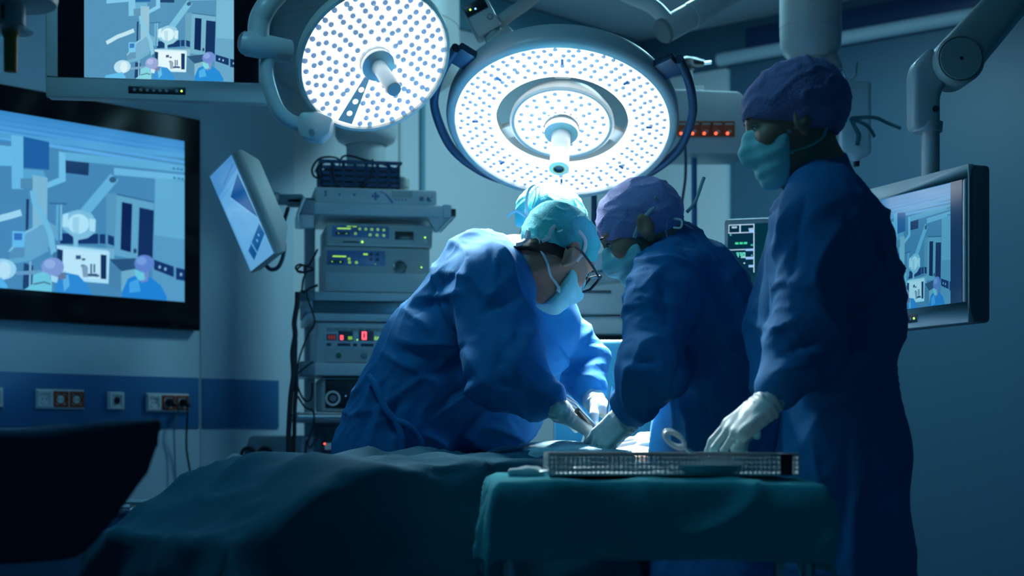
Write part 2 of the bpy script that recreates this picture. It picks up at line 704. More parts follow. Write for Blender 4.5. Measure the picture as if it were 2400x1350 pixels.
ucorner = (R0 - W0).dot(WD)
wl = wallbox(LW, -5.2, ucorner + 0.2, 0, CEIL, 0.0, -0.12).build('wall_left', WALLW)
tag(wl, 'pale painted wall behind the equipment tower', kind='structure')
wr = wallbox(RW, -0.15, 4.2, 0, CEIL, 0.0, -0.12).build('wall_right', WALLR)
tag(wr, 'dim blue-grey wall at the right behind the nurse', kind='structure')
fl = MB().quad([(-7, -1.5, 0), (6, -1.5, 0), (6, 9.6, 0), (-7, 9.6, 0)]).build('floor', FLOORM)
tag(fl, kind='structure')
ce = MB().box2(-7, 6, 2.4, 9.6, CEIL, CEIL + 0.1).build('ceiling', CEILM)
tag(ce, kind='structure')
# wall cladding panels left of the equipment tower
UE = ul(689, 0.03)
joints = [(-5.0, ul(-330, 0.03)), (ul(-330, 0.03) + 0.006, ul(466, 0.03)), (ul(466, 0.03) + 0.008, UE)]
for a, b in joints:
    o = wallbox(LW, a, b, 0.1, CEIL - 0.01, 0.03, 0.0).build('panel', WALLM, wl, bevel=0.003)
seam = wallbox(LW, ul(466, 0.03), ul(466, 0.03) + 0.008, 0.1, CEIL - 0.01, 0.026, 0.0).build('seam_strip', PLASTW, wl)
# blue guard strips
for a, b in ((ul(-330, 0.03) + 0.01, ul(465, 0.03)), (ul(473, 0.03), ul(652, 0.03))):
    wallbox(LW, a, b, 0.998, 1.200, 0.036, 0.029).build('guard_strip', STRIP, wl, bevel=0.002)
tag(wallbox(LW, -5.0, UE, 0.0, 0.1, 0.036, 0.0).build('baseboard_left', NAVYB), kind='structure')
tag(wallbox(RW, 0.02, 4.2, 0.0, 0.1, 0.012, 0.0).build('baseboard_right', NAVYB), kind='structure')
# bands high on the walls
wallbox(LW, UE, ucorner, 2.90, CEIL - 0.005, 0.02, 0.0).build('top_band', TEALB, wl, bevel=0.003)
wallbox(LW, UE, ucorner, 2.80, 2.895, 0.012, 0.0).build('upper_band', WALLW, wl, bevel=0.003)
wallbox(RW, ur(1750), 4.2, 2.945, 3.055, 0.012, 0.0).build('navy_band', NAVYB, wr, bevel=0.003)
b = MB().tube([RW @ Vector((ur(1680, 0.05), -0.03, 2.912)), RW @ Vector((4.2, -0.03, 2.912))], 0.034, 16)
tag(b.build('trim_1', WALLM), 'rounded rail below the dark band on the right wall', kind='structure')
b = wallbox(LW, ul(982), ul(990), 0.1, 2.80, 0.02, 0.0)
tag(b.build('trim_2', TEALB), 'thin vertical strip on the wall behind the tower', kind='structure')
wallbox(LW, ul(934), ul(940), 0.1, 2.80, 0.012, 0.0).build('vertical_joint', PLASTW, wl)
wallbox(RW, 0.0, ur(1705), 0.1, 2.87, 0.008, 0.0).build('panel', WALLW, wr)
b = wallbox(RW, ur(1706), ur(1712), 0.1, 2.86, 0.01, 0.0)
b.build('vertical_joint', WALLM, wr)
# housings of the added ceiling fixtures, unseen, put in to light the room
for i, ((fx, fy), pw) in enumerate(FIX):
    r = rootobj('ceiling_light', ['square recessed ceiling light over the equipment tower', 'square recessed ceiling light above the foot of the table'][i], 'ceiling light', (fx, fy, CEIL))
    fb = MB()
    for (x0, x1, y0, y1) in ((-.33, .33, -.33, -.30), (-.33, .33, .30, .33), (-.33, -.30, -.30, .30), (.30, .33, -.30, .30)):
        fb.box2(x0, x1, y0, y1, -0.06, 0.0)
    fb.build('frame', PLASTW, r)
    MB().box2(-.30, .30, -.30, .30, -0.012, -0.002).build('back_plate', PLASTW, r)


# ------------------------------------------------------------------ picture drawing for displays
def clip_poly(poly, x0, x1, y0, y1):
    for ax, lim, keep in ((0, x0, 1), (0, x1, -1), (1, y0, 1), (1, y1, -1)):
        out = []
        for i in range(len(poly)):
            a, b = poly[i], poly[(i + 1) % len(poly)]
            ia = (a[ax] - lim) * keep >= 0
            ib = (b[ax] - lim) * keep >= 0
            if ia:
                out.append(a)
            if ia != ib:
                t = (lim - a[ax]) / (b[ax] - a[ax])
                out.append((a[0] + t * (b[0] - a[0]), a[1] + t * (b[1] - a[1])))
        poly = out
        if len(poly) < 3:
            return []
    return poly


def picture(name, polys, rect, parent, m, y0=0.0, dz=0.00012):
    """polys: [(colour 0-255, [(x, z)...])] in the display's plane; painted back to front"""
    vs, fs, cols = [], [], []
    for i, (c, pl) in enumerate(polys):
        pl = clip_poly(pl, *rect)
        if not pl:
            continue
        n = len(vs)
        vs += [(p[0], y0 - dz * i, p[1]) for p in pl]
        fs.append(list(range(n, n + len(pl))))
        cols.append(lin(c))
    me = bpy.data.meshes.new(name)
    me.from_pydata(vs, [], fs)
    at = me.attributes.new('pic', 'FLOAT_COLOR', 'CORNER')
    data = []
    for p, c in zip(me.polygons, cols):
        data += [(*c, 1.0)] * p.loop_total
    at.data.foreach_set('color', np.array(data, np.float32).ravel())
    return link_mesh(name, me, m, parent)


def ellipse(cx, cy, rx, ry, n=18):
    return [(cx + rx * math.cos(2 * math.pi * k / n), cy + ry * math.sin(2 * math.pi * k / n)) for k in range(n)]


def stroke(pts, w):
    L, Rr = [], []
    for i, p in enumerate(pts):
        a = pts[max(i - 1, 0)]
        b = pts[min(i + 1, len(pts) - 1)]
        dx, dy = b[0] - a[0], b[1] - a[1]
        l = math.hypot(dx, dy)
        nx, ny = -dy / l * w / 2, dx / l * w / 2
        L.append((p[0] + nx, p[1] + ny))
        Rr.append((p[0] - nx, p[1] - ny))
    return L + Rr[::-1]


def room_picture():
    """what the room camera shows, in the coordinates of a 3x enlargement of the wall screen"""
    D = []
    a = lambda c, p: D.append((c, p))
    a((84, 146, 184), [(-2600, -900), (1400, -900), (1400, 1200), (-2600, 1200)])
    a((72, 150, 205), [(-2600, -900), (1400, -400), (1400, 70), (-2600, -300)])
    for k in range(7):       # ceiling sheen
        y = -262 + 36 * k
        a((62 + 8 * k, 140 + 7 * k, 196 + 6 * k), [(-2600, y - 480), (1400, y + 180), (1400, y + 200), (-2600, y - 440)])
    a((96, 172, 216), [(-2600, -420), (1400, 40), (1400, 75), (-2600, -370)])
    a((118, 184, 212), [(1090, 205), (1400, 240), (1400, 1200), (1070, 1150)])
    a((104, 166, 198), [(1070, 600), (1400, 650), (1400, 1200), (1070, 1150)])
    a((112, 184, 216), [(410, 15), (1400, 125), (1400, 175), (460, 75)])
    a((128, 196, 226), [(800, 130), (1400, 190), (1400, 232), (800, 180)])
    a((26, 62, 104), [(455, 78), (625, 96), (620, 185), (455, 165)])
    a((104, 162, 190), [(745, 310), (820, 310), (810, 740), (745, 700)])
    a((116, 178, 204), [(820, 312), (1082, 372), (1070, 800), (800, 745)])
    a((60, 110, 150), [(820, 312), (1082, 368), (1082, 378), (820, 322)])
    a((14, 40, 86), [(855, 370), (928, 385), (918, 725), (845, 705)])
    a((20, 50, 96), [(978, 408), (1080, 430), (1070, 810), (965, 790)])
    a((30, 70, 110), ellipse(947, 715, 12, 18))
    a((18, 54, 106), [(1080, 775), (1220, 825), (1220, 900), (1080, 845)])
    a((18, 54, 106), [(1235, 830), (1400, 870), (1400, 945), (1235, 915)])
    for (x, y) in ((1120, 828), (1160, 842), (1270, 880)):
        a((150, 190, 215), ellipse(x, y, 9, 12, 8))
    a((22, 58, 110), [(420, 590), (688, 595), (688, 665), (420, 665)])
    a((22, 58, 110), [(697, 597), (738, 597), (738, 665), (697, 662)])
    a((22, 58, 110), [(755, 600), (800, 615), (800, 680), (755, 665)])
    a((136, 186, 208), [(420, 668), (800, 700), (800, 770), (420, 740)])
    # cabinet
    a((48, 90, 126), [(765, 775), (950, 765), (950, 840), (850, 858)])
    a((86, 140, 172), [(765, 800), (845, 850), (840, 995), (765, 960)])
    a((132, 184, 204), [(850, 858), (950, 842), (950, 1000), (850, 1000)])
    # pendant column, boxes and arms
    a((36, 104, 164), [(160, -90), (342, -50), (342, 145), (160, 130)])
    a((128, 200, 232), [(-200, -50), (160, -10), (160, 120), (-200, 110)])
    a((126, 198, 230), [(75, -100), (160, -90), (160, 280), (80, 280)])
    a((104, 176, 210), [(160, 140), (300, 150), (320, 210), (160, 210)])
    a((96, 150, 180), [(140, 205), (260, 205), (255, 280), (140, 275)])
    a((134, 204, 234), [(410, 15), (455, 30), (458, 225), (250, 305), (243, 270), (410, 200)])
    a((150, 196, 214), [(225, 180), (330, 200), (325, 560), (225, 560)])
    a((30, 64, 104), [(180, 350), (200, 350), (195, 570), (175, 570)])
    a((190, 230, 242), stroke([(-200, 560), (-60, 500), (60, 470), (145, 445)], 46))
    a((112, 184, 214), stroke([(400, 390), (395, 640)], 16))
    a((140, 200, 224), stroke([(425, 390), (425, 640)], 12))
    a((60, 110, 150), stroke([(340, 380), (465, 385)], 10))
    # lamp on its arm
    a((122, 192, 222), stroke([(800, 195), (560, 480)], 70))
    a((60, 100, 130), ellipse(788, 215, 26, 22))
    a((150, 205, 226), [(440, 455), (545, 425), (640, 455), (670, 500), (665, 585), (610, 625), (540, 640), (435, 560)])
    a((206, 240, 248), [(435, 460), (475, 450), (470, 550), (432, 545)])
    a((206, 240, 248), [(622, 485), (665, 495), (662, 580), (625, 575)])
    a((214, 244, 250), ellipse(545, 525, 76, 70))
    a((186, 224, 236), [(505, 480), (550, 480), (548, 600), (508, 600)])
    a((150, 206, 226), stroke([(525, 590), (528, 700)], 32))
    # curved arm and dish
    a((118, 176, 204), [(60, 720), (180, 570), (260, 540), (340, 512), (395, 545), (400, 600), (340, 690), (165, 775)])
    a((150, 204, 226), stroke([(58, 722), (150, 600), (260, 540)], 14))
    a((98, 152, 184), [(60, 720), (170, 650), (165, 775), (60, 780)])
    a((134, 200, 226), stroke([(222, 290), (235, 370), (300, 480), (350, 600), (372, 740)], 40))
    a((112, 176, 206), stroke([(60, 790), (200, 770), (330, 700)], 34))
    a((70, 126, 160), ellipse(388, 745, 26, 24))
    a((120, 200, 236), [(80, 575), (170, 580), (165, 690), (80, 690)])
    a((60, 120, 190), [(92, 590), (150, 592), (148, 640), (92, 640)])
    # white monitor seen from the front
    a((206, 240, 250), [(390, 675), (750, 712), (764, 725), (755, 945), (570, 930), (420, 860)])
    a((228, 248, 252), [(440, 700), (735, 728), (728, 920), (575, 908), (440, 850)])
    a((22, 54, 98), [(700, 740), (742, 745), (740, 915), (700, 912)])
    a((24, 58, 100), [(395, 700), (435, 710), (430, 850), (395, 830)])
    for (x, y, w, h) in ((543, 760, 18, 14), (580, 775, 12, 8), (633, 840, 6, 34), (655, 838, 6, 30), (640, 885, 34, 10), (600, 850, 8, 22), (575, 820, 14, 8), (675, 890, 14, 8)):
        a((60, 92, 128), [(x - w, y - h), (x + w, y - h), (x + w, y + h), (x - w, y + h)])
    a((150, 170, 190), [(565, 820), (600, 815), (612, 900), (575, 900)])
    # stands at the left
    a((28, 66, 108), [(160, 800), (225, 820), (215, 1000), (150, 980)])
    a((150, 190, 214), stroke([(205, 790), (200, 1010)], 14))
    a((120, 166, 196), [(100, 860), (280, 850), (280, 880), (100, 885)])
    # people
    a((38, 140, 214), [(845, 1140), (850, 1000), (890, 910), (960, 880), (1050, 900), (1120, 955), (1165, 1040), (1155, 1140)])
    a((80, 176, 232), [(900, 940), (960, 910), (980, 1000), (900, 1010)])
    a((128, 150, 200), [(942, 850), (1040, 850), (1030, 925), (985, 940)])
    a((128, 216, 226), [(935, 845), (1000, 865), (1012, 915), (970, 925), (942, 890)])
    a((112, 142, 208), ellipse(1005, 805, 70, 62))
    a((140, 168, 222), ellipse(985, 785, 36, 30))
    a((54, 148, 216), [(360, 1140), (380, 930), (450, 868), (540, 885), (600, 950), (645, 1040), (640, 1140)])
    a((110, 190, 232), [(430, 900), (470, 880), (480, 960), (440, 1000)])
    a((120, 130, 160), [(390, 870), (450, 865), (455, 910), (400, 920)])
    a((150, 166, 216), ellipse(360, 830, 80, 68))
    a((176, 190, 228), ellipse(340, 808, 40, 32))
    a((196, 232, 242), [(345, 885), (400, 900), (390, 940), (350, 930)])
    a((130, 212, 226), [(150, 1140), (165, 985), (218, 950), (222, 885), (290, 860), (335, 880), (355, 945), (350, 1140)])
    a((90, 130, 150), stroke([(225, 950), (300, 935), (345, 950)], 12))
    a((186, 226, 240), ellipse(0, 845, 105, 75))
    a((220, 242, 248), ellipse(20, 850, 46, 60))
    a((100, 190, 236), [(-400, 1140), (-200, 930), (0, 905), (42, 960), (30, 1140)])
    for (x, y) in ((1210, 138), (1240, 140), (1265, 144), (1215, 204), (1245, 208), (1270, 212)):
        a((60, 120, 165), [(x - 9, y - 8), (x + 9, y - 6), (x + 9, y + 8), (x - 9, y + 6)])
    return D


PIC = room_picture()


def pic_to_wall(p):
    q = WL(p[0] / 3.0, 350 + p[1] / 3.0, 0.07)
    return ((q - W0).dot(WD), q.z)


PICW = [(c, [pic_to_wall(p) for p in pl]) for c, pl in PIC]
ANCH = [pic_to_wall((1005, 805)), pic_to_wall((600, 820)), pic_to_wall((540, 130))]    # nurse cap, white monitor, dark box
SCR = screen_mat('display_picture', 1.0)
SCRG = mat('display_black_glass', (0.003, 0.004, 0.008), 0.10, var=0.05)

# big wall screen
u1 = ul(470, 0.07)
up1 = ul(432, 0.07)
zt, zb = WL(470, 281, 0.07).z, WL(468, 775, 0.07).z
pt_, pb_ = WL(432, 331, 0.07).z, WL(431, 708, 0.07).z
pw = (pt_ - pb_) * 16 / 9
up0 = up1 - pw
u0 = up0 - (u1 - up1)
r = rootobj('wall_screen', 'large black-framed flat screen on the wall showing the room', 'monitor', mtx=LW @ Matrix.Translation((u1, -0.03, zb)))
MB().box2(u0 - u1, 0, -0.038, 0.0, 0, zt - zb).build('housing', BLACK, r, bevel=0.003)
MB().box2(u0 - u1 + .004, -.004, -0.0395, -0.037, .004, zt - zb - .004).build('glass', SCRG, r)
picture('picture', [(tuple(int(v * k) for v, k in zip(c, (.80, .92, .99))), [(p[0] - u1, p[1] - zb) for p in pl]) for c, pl in PICW], (up0 - u1, up1 - u1, pb_ - zb, pt_ - zb), r, SCR, y0=-0.0398)
MB().box2(up0 - u1, up1 - u1, -0.046, -0.0405, pb_ - zb - .006, pb_ - zb).build('lower_lip', BLACK, r)


# ------------------------------------------------------------------ wall sockets
def socket(px0, px1, py0, py1, kinds, label, plug=None):
    off = 0.036
    a = WL(px0, py1, off)
    ux0 = (a - W0).dot(WD)
    ux1 = (WL(px1, py1, off) - W0).dot(WD)
    z0, z1 = a.z, WL(px0, py0, off).z
    w = ux1 - ux0
    r = rootobj('wall_socket', label, 'socket', mtx=LW @ Matrix.Translation((ux0, -off, z0)), group=None)
    MB().box2(0, w, -0.012, 0, 0, z1 - z0).build('cover_plate', PLASTW, r, bevel=0.003)
    n = len(kinds)
    cw = w / n
    for i, k in enumerate(kinds):
        xm = cw * (i + .5)
        zm = (z1 - z0) / 2
        hs = min(cw, z1 - z0) * 0.44
        col = {'w': PLASTW, 'o': ORANGE, 'r': PLASTW}[k]
        fr = MB()
        for (x0, x1, c0, c1) in ((-hs, hs, -hs, -hs * .72), (-hs, hs, hs * .72, hs), (-hs, -hs * .72, -hs * .72, hs * .72), (hs * .72, hs, -hs * .72, hs * .72)):
            fr.box2(xm + x0, xm + x1, -0.018, -0.011, zm + c0, zm + c1)
        f = fr.build('socket_frame', col, r)
        Mx = Matrix.Translation((xm, -0.0125, zm)) @ Matrix.Rotation(math.pi / 2, 4, 'X')
        inner = PLASTW if k != 'o' else (ORANGE if plug is None else PLASTW)
        MB().lathe([(0.0, -0.002), (hs * .5, -0.002), (hs * .62, 0.004), (hs * .7, 0.004), (hs * .7, 0.0)], 20, Mx).build('socket_well', inner, f)
        hole = MB()
        if k == 'r':
            hole.lathe([(0, .0045), (hs * .45, .0045)], 16, Mx)
        else:
            for s in (-1, 1):
                hole.add([Mx @ Vector((s * hs * .28 + hs * .1 * math.cos(t * math.pi / 4), hs * .1 * math.sin(t * math.pi / 4), 0.0)) for t in range(8)], [list(range(8))])
        hole.build('socket_hole', BLACK, f)
    if plug is not None:
        pl = MB()
        for i in plug:
            xm = cw * (i + .5)
            zm = (z1 - z0) / 2
            pl.tube([(xm, -0.014, zm), (xm, -0.045, zm), (xm, -0.055, zm - .012)], [.017, .015, .010], 14)
        return r, LW @ Matrix.Translation((ux0, -off, z0)) @ Vector((cw * (plug[-1] + .5), -0.05, (z1 - z0) / 2 - .01)), pl
    return r, None, None


socket(-40, 4, 907, 955, ['w'], 'white wall socket at the left edge of the blue strip')
socket(81, 194, 911, 958, ['w', 'o', 'o'], 'triple wall socket with two orange modules, nothing plugged in')
socket(249, 288, 918, 960, ['r'], 'single round wall socket between two triple sockets')
sr, plugpt, pl = socket(340, 439, 921, 965, ['w', 'o', 'o'], 'triple wall socket with a black plug, nearest the panel joint', plug=[1, 2])
pc = rootobj('power_cable', 'black plug and cable hanging from the wall socket strip', 'cable', plugpt)
pl.v = [tuple((LW @ Matrix.Translation((ul(340, .036), -.036, WL(340, 965, .036).z))) @ Vector(v)) for v in pl.v]
pl.build('plug', RUBBER, pc, world=True)
e = WL(448, 1140, .07)
MB().tube(spline([plugpt, plugpt + Vector((0, -.01, -.05)), WL(437, 1050, .07), e, e - Vector((0, 0, .35)), Vector((e.x + .05, e.y, .03))], 8), 0.0042, 8).build('cord', RUBBER, pc, world=True)
MB().tube(spline([plugpt + Vector((-.01, 0, 0)), WL(414, 970, .06), WL(408, 1010, .06), WL(410, 1080, .05), WL(412, 1160, .05) + Vector((0, 0, -.2)), Vector((e.x - .1, e.y, .03))], 8), 0.003, 8).build('thin_cord', PLASTD, pc, world=True)


# ------------------------------------------------------------------ monitors
def fit(anch_dst, polysrc):
    """affine map of the wall picture on to another display from three matching points"""
    (a, b, c), (A, B, C) = ANCH, anch_dst
    sx = (A[0] - B[0]) / (a[0] - b[0])
    sz = (A[1] - C[1]) / (a[1] - c[1])
    return [(col, [((p[0] - a[0]) * sx + A[0], (p[1] - a[1]) * sz + A[1]) for p in pl]) for col, pl in polysrc]


def monitor(name, label, mtx, w, h, bez, blk, picrect, polys, strip_x, housing, depth=0.06, cornermat=None):
    """front face at y=0, x to the right, z up from the lower edge"""
    r = rootobj(name, label, 'monitor', mtx=mtx)
    MB().box2(0, w, 0.004, depth, 0, h).build('housing', cornermat or housing, r, bevel=0.012, seg=3)
    fr = MB()
    bl, br, bb, bt = bez
    fr.box2(0, w, 0, .02, 0, bb)
    fr.box2(0, w, 0, .02, h - bt, h)
    fr.box2(0, bl, 0, .02, bb, h - bt)
    fr.box2(w - br, w, 0, .02, bb, h - bt)
    fr.build('bezel', housing, r, bevel=0.003)
    MB().box2(bl, w - br, 0.003, 0.006, bb, h - bt).build('glass', SCRG, r)
    picture('picture', polys, picrect, r, SCR, y0=0.0026, dz=0.00003)
    st = MB().box2(strip_x, strip_x + .17, -0.002, 0.004, bb * .28, bb * .28 + .022).build('button_strip', BLACK, r, bevel=0.001)
    for i in range(7):
        xx = strip_x + .018 + .019 * i + (.012 if i == 6 else 0)
        MB().cyl((xx, -.002, bb * .28 + .011), (xx, -.0035, bb * .28 + .011), .005, n=10).build('button', PLASTD, st)
    xx = strip_x + .158
    MB().cyl((xx, -.002, bb * .28 + .011), (xx, -.0035, bb * .28 + .011), .0032, n=10).build('power_led', LED_G, st)
    return r


# ceiling-hung monitor top left
yaw = math.radians(8)
mx_ = Vector((math.cos(yaw), math.sin(yaw), 0))
o0 = P(108, 226, 4.62)
MT = frame(o0, mx_, UP)
NT = Vector((mx_.y, -mx_.x, 0))


def loc_on(px, py, M, n):
    q = M.inverted() @ plane_pt(px, py, M.translation, n)
    return (q.x, q.z)


an = [loc_on(489, 135, MT, NT), loc_on(404, 144, MT, NT), loc_on(397, -4, MT, NT)]
wT = loc_on(628, 200, MT, NT)[0]
bl = loc_on(135, 180, MT, NT)[0]
br = wT - loc_on(606, 190, MT, NT)[0]
bb = loc_on(400, 188, MT, NT)[1]
p0, p1 = loc_on(197, 184, MT, NT)[0], loc_on(548, 190, MT, NT)[0]
sx = loc_on(301, 210, MT, NT)[0]
mon1 = monitor('ceiling_monitor', 'grey hanging monitor overlapping the large wall screen', MT, wT, 0.46, (bl, br, bb, 0.035), 0, (p0, p1, bb + .001, 0.425), fit(an, PICW), sx, PLASTB)
MB().tube([(wT * .5, .07, .40), (wT * .5, .11, .46), (wT * .5, .11, CEIL - o0.z)], .032, 18).build('ceiling_pole', PLAST, mon1)
MB().lathe([(.09, CEIL - o0.z - .03), (.09, CEIL - o0.z)], 24, Matrix.Translation((wT * .5, .11, 0))).build('ceiling_flange', PLAST, mon1)
MB().box2(wT * .5 - .06, wT * .5 + .06, .055, .12, .33, .45).build('mount_bracket', PLAST, mon1, bevel=.006)

# right monitor seen at a steep angle
xr = Vector((0.36, -0.93, 0)).normalized()
nr = Vector((xr.y, -xr.x, 0))
c0 = P(2269, 755, 4.07)
wR, hR = 0.66, P(2269, 383, 4.07).z - c0.z
MRt = frame(c0 - xr * wR, xr, UP)
an = [loc_on(2195, 663, MRt, nr), loc_on(2148, 681, MRt, nr), loc_on(2141, 527, MRt, nr)]
brx = wR - loc_on(2255, 600, MRt, nr)[0]
bbz = loc_on(2256, 708, MRt, nr)[1]
btz = hR - loc_on(2254, 421, MRt, nr)[1]
pr1 = loc_on(2256, 600, MRt, nr)[0]
polysR = fit(an, PICW)
xA = loc_on(2228, 500, MRt, nr)[0]
polysR.append(((12, 52, 92), [(xA, 0), (wR, 0), (wR, hR), (xA, hR)]))
dk = lambda c: tuple(int(v * s) for v, s in zip(c, (0.62, 0.80, 0.86)))
polysR = [(dk(c), pl) for c, pl in polysR]
mon2 = monitor('arm_monitor', 'silver-framed monitor on a ceiling arm behind the nurse', MRt, wR, hR, (brx, brx, bbz, btz), 0, (brx, wR - brx, bbz, hR - btz), polysR, loc_on(2150, 750, MRt, nr)[0] - .17, PLASTW, depth=0.075, cornermat=PLASTD)

# ------------------------------------------------------------------ surgical lamps
def lamp_frame(px, py, Y, ang, imgdir):
    """centre at a pixel, axis turned by ang degrees from the line to the camera towards imgdir (right, up)"""
    c = P(px, py, Y)
    tc = (Vector((0, 0, CZ)) - c).normalized()
    rt = Vector((1, 0, 0))
    rt = (rt - tc * rt.dot(tc)).normalized()
    upv = tc.cross(rt)
    if upv.z < 0:
        upv = -upv
    dn = (rt * imgdir[0] + upv * imgdir[1]).normalized()
    n = (tc * math.cos(math.radians(ang)) + dn * math.sin(math.radians(ang))).normalized()
    x = (rt - n * rt.dot(n)).normalized()
    return frame(c, x, n), n, c


def lens_proto():
    return MB().lathe([(0.0125, -0.002), (0.0118, 0.003), (0.0085, 0.0062), (0.004, 0.0078), (0.0001, 0.0082)], 12).mesh('led_lens')


LENSME = lens_proto()
LENSME.materials.append(LENS)
LENSRING = MB().lathe([(0.0125, 0.0), (0.0148, 0.0012), (0.0125, 0.003)], 12).mesh('lens_ring')


def lenses(parent, spots, sc=1.0):
    for (x, y, z) in spots:
        o = bpy.data.objects.new('led_lens', LENSME)
        COL.objects.link(o)
        o.parent = parent
        o.location = (x, y, z)
        o.scale = (sc, sc, sc)


def ring_spots(r0, r1, step, pitch, z, skip=None, jit=0.004):
    out = []
    rnd = random.Random(5)
    r = r0
    k = 0
    while r <= r1 + 1e-6:
        n = max(3, int(round(2 * math.pi * r / pitch)))
        for i in range(n):
            a = 2 * math.pi * (i + 0.5 * (k % 2)) / n + rnd.uniform(-1, 1) * jit / r
            rr = r + rnd.uniform(-1, 1) * jit
            if skip is None or not skip(rr, a):
                out.append((rr * math.cos(a), rr * math.sin(a), z))
        r += step
        k += 1
    return out


HANDLEM = mat('handle_white', (0.62, 0.68, 0.70), 0.35, var=0.03, coat=0.3)

# round lamp, upper left
M1, n1, c1 = lamp_frame(878, 141, 4.40, 34, (0.55, -0.83))
L1 = rootobj('surgical_lamp', 'round tilted surgical lamp hanging above the equipment tower', 'lamp', mtx=M1)
MB().lathe([(0.0001, -0.10), (0.09, -0.098), (0.17, -0.075), (0.225, -0.03), (0.232, -0.005), (0.228, 0.006), (0.219, 0.008), (0.215, 0.0), (0.215, -0.01), (0.0001, -0.012)], 64).build('housing', PLASTB, L1)
MB().lathe([(0.214, 0.0005), (0.206, 0.0015), (0.05, 0.0005), (0.045, 0.0005)], 64).build('reflector', LAMPON, L1)
wedge_a = math.radians(-118)
lenses(L1, ring_spots(0.068, 0.205, 0.0228, 0.034, 0.002, skip=lambda r, a: abs(((a - wedge_a + math.pi) % (2 * math.pi)) - math.pi) < 0.16), 0.75)
wd_ = MB()
pts = []
for (r_, d_) in ((0.055, -0.16), (0.055, 0.16), (0.208, 0.115), (0.208, -0.115)):
    pts.append((r_ * math.cos(wedge_a + d_), r_ * math.sin(wedge_a + d_), 0.004))
wd_.prism(pts, (0, 0, 0.003)).build('grey_sector', PLASTB, L1)
for r_ in (0.095, 0.135, 0.175):
    MB().disc(0.008, 0.0075, 12, Matrix.Translation((r_ * math.cos(wedge_a), r_ * math.sin(wedge_a), 0))).build('sector_window', LAMPON, L1)
MB().lathe([(0.05, 0.0), (0.05, 0.018), (0.047, 0.022), (0.038, 0.022), (0.036, 0.012)], 32).build('hub_ring', PLASTW, L1)
h = MB().lathe([(0.0, 0.022), (0.048, 0.022), (0.050, 0.030), (0.048, 0.036), (0.024, 0.040), (0.0215, 0.06), (0.0215, 0.165), (0.019, 0.172), (0.0001, 0.172)], 32).build('handle', HANDLEM, L1)
MB().lathe([(0.0001, 0.1735), (0.0195, 0.1735), (0.0205, 0.170)], 24).build('handle_end', PLASTD, h)
l1 = area_light('lamp_beam', M1 @ Vector((0, 0, 0.012)), M1 @ Vector((0, 0, 1)), 0.40, 3.2, (0.75, 0.95, 1.0), spread=math.radians(42))

# ring lamp, centre
M2, n2, c2 = lamp_frame(1317, 288, 4.70, 48, (-0.06, -1.0))
L2 = rootobj('surgical_lamp', 'large ring-shaped surgical lamp above the surgeons', 'lamp', mtx=M2)
MB().lathe([(0.206, -0.055), (0.255, -0.085), (0.315, -0.080), (0.345, -0.066), (0.354, -0.045), (0.356, -0.008), (0.350, 0.006), (0.342, 0.012), (0.328, 0.012), (0.324, 0.002), (0.324, -0.01), (0.206, -0.01), (0.206, -0.055)], 96).build('housing', PLAST, L2)
MB().lathe([(0.324, 0.002), (0.316, 0.0035), (0.268, 0.001), (0.216, 0.0035), (0.206, 0.006), (0.2035, 0.0), (0.2035, -0.02)], 96).build('reflector', LAMPON, L2)
lenses(L2, ring_spots(0.225, 0.312, 0.0215, 0.0335, 0.0025), 0.62)
for k in range(8):
    a = math.radians(90 + 45 * k)
    MB().box((0.266, 0, 0.006), (0.020, 0.009, 0.006), Matrix.Rotation(a, 4, 'Z')).build('clip', BLUEPANEL, L2, bevel=0.0015)
inn = MB().lathe([(0.0001, -0.085), (0.08, -0.082), (0.135, -0.05), (0.158, -0.012), (0.160, 0.002), (0.154, 0.008), (0.146, 0.006), (0.143, 0.0), (0.143, -0.01), (0.0001, -0.012)], 64).build('inner_housing', PLAST, L2)
MB().lathe([(0.143, 0.0005), (0.134, 0.002), (0.045, 0.0)], 64).build('inner_reflector', LAMPON, inn)
lenses(inn, ring_spots(0.072, 0.126, 0.0265, 0.036, 0.002), 0.62)
for k in range(3):
    a = math.radians(90 + 120 * k)
    MB().box((0.182, 0, -0.05), (0.07, 0.05, 0.02), Matrix.Rotation(a, 4, 'Z')).build('spoke', PLAST, L2, bevel=0.003)
MB().lathe([(0.058, 0.0), (0.058, 0.014), (0.055, 0.02), (0.05, 0.02)], 32).build('hub_ring', CHROME, L2)
MB().lathe([(0.052, 0.012), (0.052, 0.017), (0.044, 0.017)], 32).build('amber_ring', AMBER, L2)
h = MB().lathe([(0.0, 0.018), (0.05, 0.018), (0.054, 0.034), (0.052, 0.045), (0.030, 0.048), (0.029, 0.06), (0.029, 0.165), (0.031, 0.172), (0.031, 0.182), (0.017, 0.184), (0.015, 0.172), (0.0001, 0.170)], 32).build('handle', HANDLEM, L2)
MB().lathe([(0.0001, 0.1715), (0.0150, 0.1725), (0.016, 0.1838)], 24).build('handle_bore', NAVY, h)
MB().lathe([(0.0155, 0.1842), (0.0185, 0.1848)], 24).build('bore_ring', AMBER, h)


def rail(spec):
    return spline([(r * math.cos(math.radians(a)), r * math.sin(math.radians(a)), z) for (a, r, z) in spec], 8)


